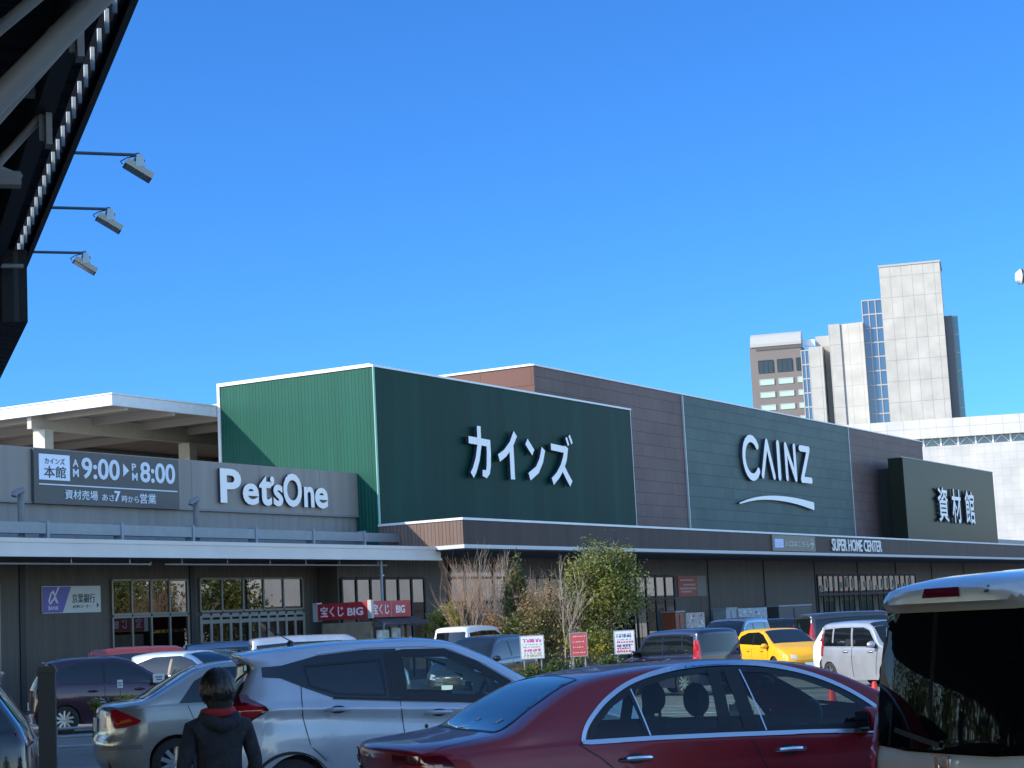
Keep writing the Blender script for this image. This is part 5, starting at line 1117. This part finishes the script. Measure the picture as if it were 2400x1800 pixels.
def branches(mb, p, d, L, r, depth, rg, spread=.5, n=3):
    q = p+d*L*.5+Vector((rg.uniform(-1, 1), rg.uniform(-1, 1), 0))*L*.06; e = p+d*L
    mb.tube([p, q, e], [r, r*.8, r*.6], 4, False)
    if depth == 0: return
    for k in range(n):
        nd = (d+Vector((rg.uniform(-1, 1), rg.uniform(-1, 1), rg.uniform(-.15, .7)))*spread).normalized(); st = p+(e-p)*rg.uniform(.45, 1)
        branches(mb, st, nd, L*rg.uniform(.55, .85), r*.55, depth-1, rg, spread, n)
def tree(name, label, x, y, trunk_h, tr, cz, rad, n, size, mats_, seed, clumps=26, group='trees and shrubs planted before the shop front', cr=.34, limbs=7):
    rg = random.Random(seed); k_ = 1.13 if 54 < y < 59 and abs(x) < 5 else 1.0; x, y = x*k_, y*k_; z0 = gz(y); t = thing(name, label, 'tree' if name.endswith('tree') else 'shrub', (x, y, z0), 0, group); t.scale = (k_, k_, 1+(k_-1)*.65)
    mb = MB(); mb.tube([(0, 0, -.05), (.04, .02, trunk_h*.5), (0, 0, trunk_h)], [tr*1.2, tr, tr*.75], 8)
    for k in range(limbs):
        a = rg.uniform(0, 6.28); e = Vector((math.cos(a)*rad[0]*.7, math.sin(a)*rad[1]*.7, cz-z0*0+rg.uniform(-.5, .6)*rad[2])); s_ = Vector((0, 0, trunk_h*rg.uniform(.6, 1)))
        mb.tube([s_, (s_+e)/2+Vector((0, 0, .1)), e], [tr*.55, tr*.35, tr*.12], 5, False)
    mb.build('trunk', BARK, t, True)
    mb = MB(); leaves(mb, (0, 0, cz), rad, n, size, rg, clumps, cr=cr); mb.build('crown', mats_, t, recalc=False)
    return t
def bare(name, label, x, y, h, n, seed, mat, spread=.42, stems=5, leaf=None, nl=0, width=.7):
    rg = random.Random(seed); x, y = x*1.13, y*1.13; t = thing(name, label, 'shrub', (x, y, gz(y)), 0, 'trees and shrubs planted before the shop front'); t.scale = (1.13, 1.13, 1.08); mb = MB()
    for k in range(stems):
        d = Vector((rg.uniform(-1, 1)*.28, rg.uniform(-1, 1)*.28, 1)).normalized(); branches(mb, Vector((rg.uniform(-.1, .1), rg.uniform(-.1, .1), 0)), d, h*rg.uniform(.36, .46), .030, 4, rg, spread, n)
    mb.build('branches', mat, t, True)
    if leaf:
        mb = MB(); leaves(mb, (0, 0, h*.55), (width, width, h*.42), nl, .085, rg, 24, cr=.4); mb.build('dry_leaves', leaf, t, recalc=False)
    return t
tree('olive_tree', 'tallest round crowned evergreen tree in front of the dark green block', 2.45, 57, 1.5, .07, 2.85, (1.27, 1.1, 1.36), 23000, .092, LF_OL, 11, 80, cr=.36)
tree('cypress_tree', 'slim dark green conifer between the two bare brown shrubs', -.2, 58, .5, .06, 2.35, (.50, .5, 1.78), 5200, .10, LF_DK, 12, 34, cr=.28)
tree('laurel_shrub', 'low yellow green bush at the left end of the shrubs, above the white van', -2.42, 57.5, .7, .05, 2.05, (.72, .6, .62), 3600, .10, LF_YG, 13, 18)
bare('bare_shrub', 'leafless brown shrub with upright twigs left of the slim conifer', -1.5, 57, 4.2, 3, 21, TWIG, .42, 8)
bare('birch_shrub', 'bare pale stemmed shrub with thin white trunks behind the white van', -1.05, 58.5, 3.8, 3, 25, TWIGG, .40, 6)
bare('dry_shrub', 'brown leaved half bare shrub just right of the slim conifer', .62, 57.2, 3.4, 3, 22, TWIG, .45, 5, LF_BR, 2600, .75)
bare('bare_tree', 'slender grey bare tree left of the round evergreen', 1.2, 56.5, 3.1, 3, 23, TWIGG, .48, 3, LF_BR, 500, .7)
tree('azalea_shrub', 'rusty brown low bush between the bare shrub and the conifer', -.9, 57.0, .4, .04, 1.55, (.75, .5, .65), 3000, .085, LF_BR, 14, 16)
tree('mixed_shrub', 'dull green shrub filling the gap under the brown half bare shrub', .35, 56.6, .4, .04, 1.45, (1.0, .5, .95), 4500, .09, [LF_BR[1], LF_DK[1], LF_BR[0]], 15, 22)
tree('fern_shrub', 'light green feathery shrub under the round evergreen', 1.9, 55.5, .3, .04, 1.15, (.8, .5, .6), 2800, .09, LF_YG, 17, 16)
rg = random.Random(5)
for k in range(5):
    tree('hedge_shrub', ['dark hedge bush behind the left poster board', 'dark hedge bush between the left and red poster boards', 'dark hedge bush right behind the red poster board', 'dark hedge bush between the red and right poster boards', 'dark hedge bush next to the right poster board'][k], .15+k*.62, 47.6+rg.uniform(-.1, .1), .2, .03, .50+.1*(k % 2), (.44, .3, .40), 1500, .075, [LF_DK[0], LF_OL[1], LF_YG[1]], 30+k, 14, group='hedge bushes by the poster boards')
# greenery and a hall to the right of the view, mirrored in the shop windows
def far_tree(i, s, t_, h, lab):
    x, y, z = SW(s, t_); tree('offscreen_tree', lab, x, y, h*.4, .2, h*.58, (h*.36, h*.36, h*.44), 2600, .34, LF_OL, 60+i, 30, 'trees across the lot', limbs=5)
for i, (s, t_, h, lab) in enumerate(((36, 44, 7.5, 'leafy tree across the lot mirrored in the left shop windows'), (41, 46, 8.5, 'tall leafy tree across the lot beyond the first one'), (46.5, 43, 7.0, 'round leafy tree across the lot nearest the white hall'), (53, 47, 8.0, 'leafy tree across the lot beside the white hall'))): far_tree(i, s, t_, h, lab)
for i, (x, y, h, lab) in enumerate(((-52, 34, 13, 'tall added leafy tree out of view far left, nearest of its row'), (-55, 44, 15, 'tallest added leafy tree out of view far left'), (-58, 54, 13, 'added leafy tree out of view far left, third in its row'), (-62, 65, 14, 'added leafy tree out of view far left, farthest in its row'), (-50, 24, 12, 'added leafy tree out of view far left behind the parking canopy'))):
    tree('offscreen_tree', lab, x, y, h*.35, .25, h*.55, (h*.42, h*.42, h*.46), 2600, .55, LF_OL, 160+i, 30, 'added trees out of view left of the lot', limbs=5)  # out of view, added to darken the reflection in the van's tailgate glass
def build_opposite():
    t = sthing('opposite_hall', 'white hall with dark roof band across the lot, right of the view', 'building', 58, 48, -.25)
    mb = MB(); mb.box((0, -14, 0), (230, 0, 7.2)); mb.build('wall', M('hall_white', (.72, .71, .68), .6, var=.1, vscale=.3), t)
    mb = MB(); mb.box((-.5, .001, 3.6), (230.5, 2.2, 4.3)); mb.build('awning', M('hall_awning', (.08, .08, .085), .6), t)
    mb = MB(); mb.box((-.3, -14.3, 7.201), (230.3, .3, 10.5)); mb.build('roof_band', M('hall_roof', (.16, .14, .11), .6, var=.2, vscale=.2), t)
    for k in range(28):
        mb = MB(); mb.box((3+k*7.8, .003, .6), (7.5+k*7.8, .05, 3.0)); mb.build('window', DKGLASS, t)
build_opposite()

# ------------------------------------------------------------------ boards, cones, posts
def poster(label, x, y, z0, w, h, bg, seed, cols, legs=True, tilt=0):
    rg = random.Random(seed); t = thing('poster_board', label, 'poster', (x, y, gz(y)), R(tilt), 'poster boards before the hedge'); b = gz(y)
    mb = MB(); mb.box((-w/2, -.015, z0-b), (w/2, .015, z0-b+h)); mb.build('board', bg, t)
    mb = MB(); mb.box((-w/2-.02, -.02, z0-b-.02), (-w/2-.001, .02, z0-b+h+.02)); mb.box((w/2+.001, -.02, z0-b-.02), (w/2+.02, .02, z0-b+h+.02)); mb.box((-w/2, -.02, z0-b-.02), (w/2, .02, z0-b-.001)); mb.box((-w/2, -.02, z0-b+h+.001), (w/2, .02, z0-b+h+.02)); mb.build('frame', GALV, t)
    for i, c in enumerate(cols):
        mb = MB()
        for q in ([.84, .60, .36, .12], [.72, .30], [.48, .06, .20])[i]:
            a = -.42+rg.uniform(0, .08); hh = (.05, .13, .08)[i]
            while a < .36: ww = rg.uniform(.03, .12); mb.box((a*w, -.0185-.0006*i, z0-b+q*h), (min(a+ww, .44)*w, -.0152, z0-b+(q+hh*rg.uniform(.7, 1))*h)); a += ww+rg.uniform(.012, .09)
        mb.build('printing', c, t)
    for s in (-.38, .38):
        mb = MB(); mb.bar((s*w, .03, 0), (s*w, .03, z0-b+.1), .03); mb.build('leg', GALV, t)
pk = M('print_pink', (.65, .10, .30), .6); gy = M('print_grey', (.30, .32, .34), .6); oc = M('print_ochre', (.55, .45, .2), .6); rdp = M('print_red', (.6, .05, .06), .6); wtp = M('print_white', (.72, .66, .62), .6); blp = M('print_blue', (.08, .12, .3), .6)
poster('white poster board with pink and grey printing beside the black people carrier', .17, 48.0, .86, .58, .56, PAPER, 1, (gy, pk, oc))
poster('red poster board with pale lines of print in the hedge', 1.36, 48.0, .86, .41, .57, M('poster_red', (.62, .10, .095), .6), 2, (wtp,), tilt=6)
poster('white poster board with red and blue printing left of the navy wagon', 2.53, 48.0, .86, .50, .57, PAPER, 3, (gy, blp, rdp))
def front_item(name, label, cat, s, t_, w, d, h, mat, extra=None, z0=-.12):
    t = sthing(name, label, cat, s, t_, z0); mb = MB(); mb.box((0, 0, 0), (w, d, h)); o = mb.build('body', mat, t)
    if extra: extra(t, w, d, h)
    return t
def lid(t, w, d, h): mb = MB(); mb.box((-.05, -.05, h+.002), (w+.05, d+.05, h+.07)); mb.build('lid', STEELG, t); mb = MB(); mb.box((w*.45, -.02, .1), (w*.47, -.002, h-.1)); mb.build('door_gap', JOINT, t)
def prints(seed, cols):
    def f(t, w, d, h):
        rg = random.Random(seed)
        for i, c in enumerate(cols):
            mb = MB()
            for k in range(12): a = rg.uniform(.02, .86)*w; q = rg.uniform(.45, .92)*h; mb.box((a, -.004-.002*i, q), (a+rg.uniform(.03, .12)*w, -.001, q+rg.uniform(.02, .06)*h))
            mb.build('printing', c, t)
    return f
front_item('vending_machine', 'orange brown machine by the shop front right of the trees', 'machine', 22.1, 2.0, .95, .7, 2.05, M('vending_orange', (.28, .07, .03), .5), lid)
front_item('notice_board', 'pale collage notice board next to the orange brown machine', 'board', 23.3, 2.0, 2.2, .12, 2.0, M('collage_pale', (.45, .40, .36), .6, var=.3, vscale=4), prints(4, (gy, rdp, wtp)))
front_item('steel_locker', 'grey steel locker behind the grey people carrier', 'locker', 28.2, 2.0, 1.35, .7, 2.1, STEELG, lid)
front_item('notice_board', 'blue and white notice board on the shop front behind the yellow hatchback', 'board', 29.8, 2.0, 3.9, .12, 2.1, M('notice_pale_blue', (.38, .42, .46), .6, var=.3, vscale=4), prints(6, (gy, blp, wtp)))
front_item('storage_bin', 'long dark storage bin with pale lid behind the dark grey people carrier', 'bin', 35.4, 2.0, 4.9, 1.0, 2.1, M('bin_dark', (.05, .055, .06), .5), lid)
def build_cone():
    t = thing('traffic_cone', 'red traffic cone next to the cream people carrier', 'cone', (4.83, 26.3, gz(26.3)), 0, 'traffic cones in the lot')
    mb = MB(); mb.lathe([(.15, .03), (.135, .06), (.03, .70), (0, .71)], n=20); mb.build('cone', CONE, t, True)
    mb = MB(); mb.box((-.19, -.19, 0), (.19, .19, .03)); mb.build('base', CONE, t)
    return t
c0 = build_cone(); dup(c0, (4.25, 26.4, gz(26.4)), .3, 'red traffic cone seen through the red saloon front window')
def build_post():
    t = thing('dark_post', 'black square post with flat cap in the lower left corner', 'post', (-3.315, 13, 0), R(10))
    mb = MB(); mb.box((-.058, -.058, 0), (.058, .058, 1.56)); mb.build('shaft', M('post_black', (.016, .017, .02), .5, var=.2), t)
    mb = MB(); mb.prism([(-.068, 1.561), (.068, 1.561), (.055, 1.605), (-.05, 1.60)], -.066, .066); mb.build('cap', M('post_cap', (.012, .012, .014), .4), t)
build_post()
def build_trolley(x, y, lab, w=.95, d=.42, h=.62):
    t = thing('flower_trolley', lab, 'trolley', (x, y, gz(y)), R(8), 'flower trolleys'); G = M('trolley_steel', (.03, .035, .035), .5, .3) if 'trolley_steel' not in bpy.data.materials else bpy.data.materials['trolley_steel']
    for a in (-w/2, -w/6, w/6, w/2):
        mb = MB(); mb.tube([(a, -d/2, .06), (a, -d/2, h)], .013, 6); mb.tube([(a, -d/2, .06), (a+.03, -d/2, .0)], .016, 6); mb.build('leg', G, t, True)
        mb = MB(); mb.tube([(a, d/2, .0), (a, d/2, h+.22)], .013, 6); mb.build('leg', G, t, True)
    for z, yy in ((h, 0), (.24, 0)):
        mb = MB()
        for k in range(6): q = -d/2+d*k/5; mb.tube([(-w/2, q, z), (w/2, q, z)], .008, 5)
        for k in range(5): q = -w/2+w*k/4; mb.tube([(q, -d/2, z-.01), (q, d/2, z-.01)], .008, 5)
        mb.build('shelf', G, t, True)
    return t
build_trolley(-6.42, 30, 'black wire flower trolley behind the beige saloon tail'); build_trolley(-5.75, 31.5, 'second wire flower trolley farther back carrying taller plants', h=.85)
POT = M('pot_dark', (.03, .03, .03), .6); FLW = [M('flower_violet', (.30, .20, .42), .6), M('flower_white', (.7, .68, .66), .6), M('flower_yellow', (.5, .38, .06), .6)]
pl = [(-6.82, 29.9, .64, 1, 'white flowering pot plant at the left end of the near trolley', .15), (-6.60, 30.05, .64, 0, 'violet flowering pot plant second from left on the near trolley', .15), (-6.36, 29.95, .64, 2, 'yellow leaved pot plant in the middle of the near trolley', .19), (-6.10, 30.05, .64, 0, 'violet flowering pot plant at the right end of the near trolley', .16),
      (-6.05, 31.5, .87, 1, 'bushy white flowered plant at the left of the far trolley', .22), (-5.75, 31.55, .87, 2, 'bushy yellow flecked plant in the middle of the far trolley', .24), (-5.45, 31.5, .87, 1, 'bushy dark plant at the right of the far trolley', .22), (-6.5, 29.9, .26, 2, 'green pot plant on the lower shelf of the near trolley', .12)]
for i, (x, y, z, k, lab, s) in enumerate(pl):
    t = thing('potted_plant', lab, 'plant', (x, y, gz(y)+z), 0, 'potted plants for sale'); rg = random.Random(80+i)
    mb = MB(); mb.lathe([(0, 0), (.055, 0), (.075, .11), (.06, .11)], n=12); mb.build('pot', POT, t, True)
    mb = MB(); leaves(mb, (0, 0, .11+s*.55), (s*.95, s*.8, s*.6), 500, .05, rg, 12); mb.build('foliage', LF_YG if k == 2 else LF_OL, t, recalc=False)
    mb = MB()
    for q in range(22):
        a = rg.uniform(0, 6.28); r_ = rg.uniform(.1, .9)*s; p = (math.cos(a)*r_, math.sin(a)*r_*.8, .11+s*rg.uniform(.7, 1.2)); mb.lathe([(0, .014), (.02, .005), (0, -.008)], p, n=5)
    mb.build('flowers', FLW[k], t)
for (x, y, z, w, h, lab) in ((-6.55, 30.3, 1.08, .085, .13, 'small white price card standing in the near trolley'), (-6.06, 31.0, 1.13, .19, .14, 'tilted white price card over the far trolley, widest of three'), (-5.70, 31.0, 1.10, .13, .15, 'upright white price card over the far trolley')):
    t = thing('price_card', lab, 'sign', (x, y, gz(y)), 0, 'price cards among the flowers'); mb = MB(); mb.box((-w/2, -.004, z), (w/2, .004, z+h)); mb.build('card', PAPER, t)
    mb = MB(); mb.box((-w*.3, -.0065, z+h*.55), (w*.3, -.0045, z+h*.7)); mb.box((-w*.2, -.0065, z+h*.25), (w*.28, -.0045, z+h*.4)); mb.build('printing', blp, t)
    mb = MB(); mb.tube([(0, .008, .85), (0, .008, z+.02)], .005, 5); mb.build('stick', BLACKM, t)
t = thing('wooden_post', 'pale wooden post behind the price cards', 'post', (-5.92, 31.8, gz(31.8)), .3); mb = MB(); mb.box((-.05, -.04, 0), (.05, .04, 1.38)); mb.build('shaft', M('pale_wood', (.42, .36, .27), .7, var=.25, vscale=6), t)
t = thing('plastic_crate', 'red plastic crate on the lower shelf of the near flower trolley', 'crate', (-6.12, 29.9, gz(30)+.25), R(8)); mb = MB(); mb.box((-.14, -.16, 0), (.14, .16, .02))
for a, b in (((-.14, -.16, .02), (-.125, .16, .22)), ((.125, -.16, .02), (.14, .16, .22)), ((-.124, -.16, .02), (.124, -.145, .22)), ((-.124, .145, .02), (.124, .16, .22))): mb.box(a, b)
mb.build('shell', M('crate_red', (.55, .02, .03), .45), t)
t = thing('bike_rail', 'low steel rail with three bars behind the black post', 'rail', (-7.9, 31.5, gz(31.5)), R(4))
for z in (.14, .30, .44): mb = MB(); mb.tube([(-1.1, 0, z), (1.1, 0, z)], .022, 8); mb.build('bar', GALV, t, True)
for x in (-1.05, 0, 1.05): mb = MB(); mb.tube([(x, .03, 0), (x, .03, .46)], .022, 8); mb.build('upright', STEELG, t, True)

# ------------------------------------------------------------------ person between the beige saloon and the crossover
def skin(name, chains, mat, parent, sub=2, links=()):
    """chains of (x,y,z,r); chain[0] may start from an earlier vertex index given as int"""
    me = bpy.data.meshes.new(name); v = []; e = []; rr = []
    for ch in chains:
        prev = None
        for q in ch:
            if isinstance(q, int): prev = q; continue
            v.append(q[:3]); rr.append(q[3]); i = len(v)-1
            if prev is not None: e.append((prev, i))
            prev = i
    me.from_pydata(v, e, []); o = bpy.data.objects.new(name, me); C.objects.link(o)
    m = o.modifiers.new('skin', 'SKIN'); m.use_smooth_shade = True
    sk = me.skin_vertices[0].data if me.skin_vertices else None
    if sk is None:
        bm = bmesh.new(); bm.from_mesh(me); bm.verts.layers.skin.verify(); bm.to_mesh(me); bm.free(); sk = me.skin_vertices[0].data
    for i, r in enumerate(rr): sk[i].radius = (r, r) if not isinstance(r, tuple) else r; sk[i].use_root = (i == 0)
    s2 = o.modifiers.new('sub', 'SUBSURF'); s2.levels = sub; s2.render_levels = sub
    o.parent = parent; me.materials.append(mat)
    dg = bpy.context.evaluated_depsgraph_get(); me2 = bpy.data.meshes.new_from_object(o.evaluated_get(dg)); o.modifiers.clear(); o.data = me2
    for p in me2.polygons: p.use_smooth = True
    return o
def build_person():
    t = thing('person', 'person with dark hair, navy coat and red scarf standing left of the crossover', 'person', (-1.86, 11.3, 0), R(25))
    SK = M('skin_tone', (.42, .25, .18), .55); CO = M('coat_navy', (.016, .017, .024), .9, var=.4, vscale=14, bump=.6, bscale=30); TR = M('trousers_black', (.008, .008, .010), .85); SC_ = M('scarf_red', (.28, .010, .016), .85, var=.25, vscale=25); HA = M('hair_black', (.008, .007, .006), .8, bump=.3, bscale=60); SH = M('shoe_dark', (.02, .018, .016), .6)
    # local: faces +y, z up, 1.54 m tall
    body = [[(0, 0, .82, (.125, .10)), (0, .0, .98, (.115, .085)), (0, .0, 1.12, (.135, .09)), (0, -.01, 1.235, (.12, .075)), (0, 0, 1.30, .048), (0, .012, 1.345, .046), (0, .02, 1.40, (.066, .075)), (0, .015, 1.455, (.07, .083)), (0, .01, 1.505, (.052, .06))],
            [0, (.085, 0, .72, .078), (.095, .01, .42, .050), (.095, -.02, .10, .036), (.10, .05, .035, .034), (.105, .13, .03, .028)], [0, (-.085, 0, .72, .078), (-.095, .01, .42, .050), (-.095, -.02, .10, .036), (-.10, .05, .035, .034), (-.105, .13, .03, .028)],
            [3, (.165, 0, 1.215, .046), (.215, -.02, .98, .036), (.20, .13, .84, .028), (.175, .21, .83, .024)], [3, (-.165, 0, 1.215, .046), (-.22, -.02, .97, .036), (-.225, .05, .77, .028), (-.225, .08, .70, .024)]]
    b = skin('body', body, SK, t)
    # nose, ears and fingers joined into the same mesh
    bm = bmesh.new(); bm.from_mesh(b.data)
    def bl(p, s):
        r_ = bmesh.ops.create_icosphere(bm, subdivisions=2, radius=1); 
        for v in r_['verts']: v.co = Vector((v.co.x*s[0], v.co.y*s[1], v.co.z*s[2]))+Vector(p)
    bl((0, .10, 1.40), (.012, .02, .022)); bl((.074, .01, 1.415), (.010, .02, .03)); bl((-.074, .01, 1.415), (.010, .02, .03)); bl((0, .088, 1.362), (.024, .008, .007))
    for sx, base, dirv in ((1, (.175, .225, .83), (-.25, .75, -.6)), (-1, (-.225, .085, .685), (0, .2, -1))):
        d = Vector(dirv).normalized(); side = d.cross(Vector((1, 0, 0))).normalized() if sx > 0 else Vector((0, 1, 0))
        for k, Ln in enumerate((.062, .075, .07, .055)):
            p = Vector(base)+side*(k-1.5)*.018
            for j in range(4): bl(p+d*(.01+Ln*j/3)+Vector((0, .003*j, -.002*j*j)), (.0085, .0085, .012))
        p = Vector(base)-side*.034-d*.02
        for j in range(3): bl(p+(d*.6-side*.5).normalized()*.018*j, (.0095, .0095, .011))
    bm.to_mesh(b.data); bm.free()
    for p in b.data.polygons: p.use_smooth = True
    skin('coat', [[(0, 0, .70, (.17, .135)), (0, 0, .86, (.155, .125)), (0, 0, 1.0, (.145, .11)), (0, 0, 1.13, (.16, .11)), (0, -.005, 1.235, (.145, .09)), (0, -.005, 1.285, (.085, .075)), (0, -.008, 1.325, (.072, .066))],
                  [4, (.165, 0, 1.205, .056), (.222, -.02, .98, .047), (.206, .11, .85, .040)], [4, (-.165, 0, 1.205, .056), (-.226, -.02, .97, .047), (-.226, .045, .78, .040)]], CO, t)
    skin('trousers', [[(0, 0, .80, (.15, .115)), (.088, 0, .70, .092), (.098, .01, .42, .066), (.097, -.015, .09, .058)], [0, (-.088, 0, .70, .092), (-.098, .01, .42, .066), (-.097, -.015, .09, .058)]], TR, t)
    skin('scarf', [[(.0, .085, 1.285, .034), (.075, .045, 1.29, .036), (.085, -.02, 1.295, .036), (.03, -.078, 1.295, .036), (-.05, -.07, 1.295, .036), (-.088, -.01, 1.29, .036), (-.06, .06, 1.285, .036), (.01, .10, 1.275, .036), (.05, .125, 1.20, .036), (.065, .135, 1.08, .036), (.07, .135, .98, .03)]], SC_, t, 1)
    mb = MB()
    skin('hair', [[(0, .0, 1.52, (.06, .07)), (0, -.012, 1.47, (.094, .096)), (0, -.03, 1.41, (.098, .082)), (0, -.045, 1.345, (.088, .066)), (0, -.05, 1.29, (.07, .05)), (0, -.06, 1.25, (.05, .03))]], HA, t)
    skin('hood', [[(-.105, .0, 1.275, .034), (-.085, -.075, 1.25, .042), (0, -.115, 1.21, .050), (.085, -.075, 1.25, .042), (.105, .0, 1.275, .034)]], CO, t, 2)
    mb = MB(); rg = random.Random(9)
    for k in range(700):
        a = rg.uniform(.12, 2*math.pi-.12)+math.pi/2; ph = rg.uniform(.1, 1.2); L_ = rg.uniform(.7, 1.3); w = rg.uniform(.002, .005); pp = []
        for j in range(6):
            e = min(ph+L_*j/5*1.5, 2.35); r_ = .107+.006*math.sin(k)+.004*(j > 3); x, y, z = math.cos(a+.05*j*math.sin(k*3))*math.sin(e)*r_*.95, math.sin(a+.05*j*math.sin(k*3))*math.sin(e)*r_-.012, 1.435+math.cos(e)*r_*1.12; pp.append((x, y, z))
        v = []
        for p in pp: d_ = Vector((-p[1], p[0], 0)).normalized()*w; v += [(p[0]-d_.x, p[1]-d_.y, p[2]), (p[0]+d_.x, p[1]+d_.y, p[2])]
        mb.add(v, [(2*j, 2*j+1, 2*j+3, 2*j+2) for j in range(5)])
    mb.build('hair_strands', M('hair_strand', (.014, .011, .009), .35), t, recalc=False)
    for sx in (1, -1):
        mb = MB(); mb.prism([(-.05, 0), (.17, 0), (.18, .03), (.10, .055), (.02, .11), (-.05, .10)], sx*.10-.045, sx*.10+.045, 'YZ'); o = mb.build('shoe', SH, t); 
    for sx in (.028, -.028):
        mb = MB(); mb.lathe([(0, -.006), (.009, -.003), (.011, .002), (0, .004)], (sx, .093, 1.422), 'Y', 10); mb.build('eye', BLACKM, t)
build_person()
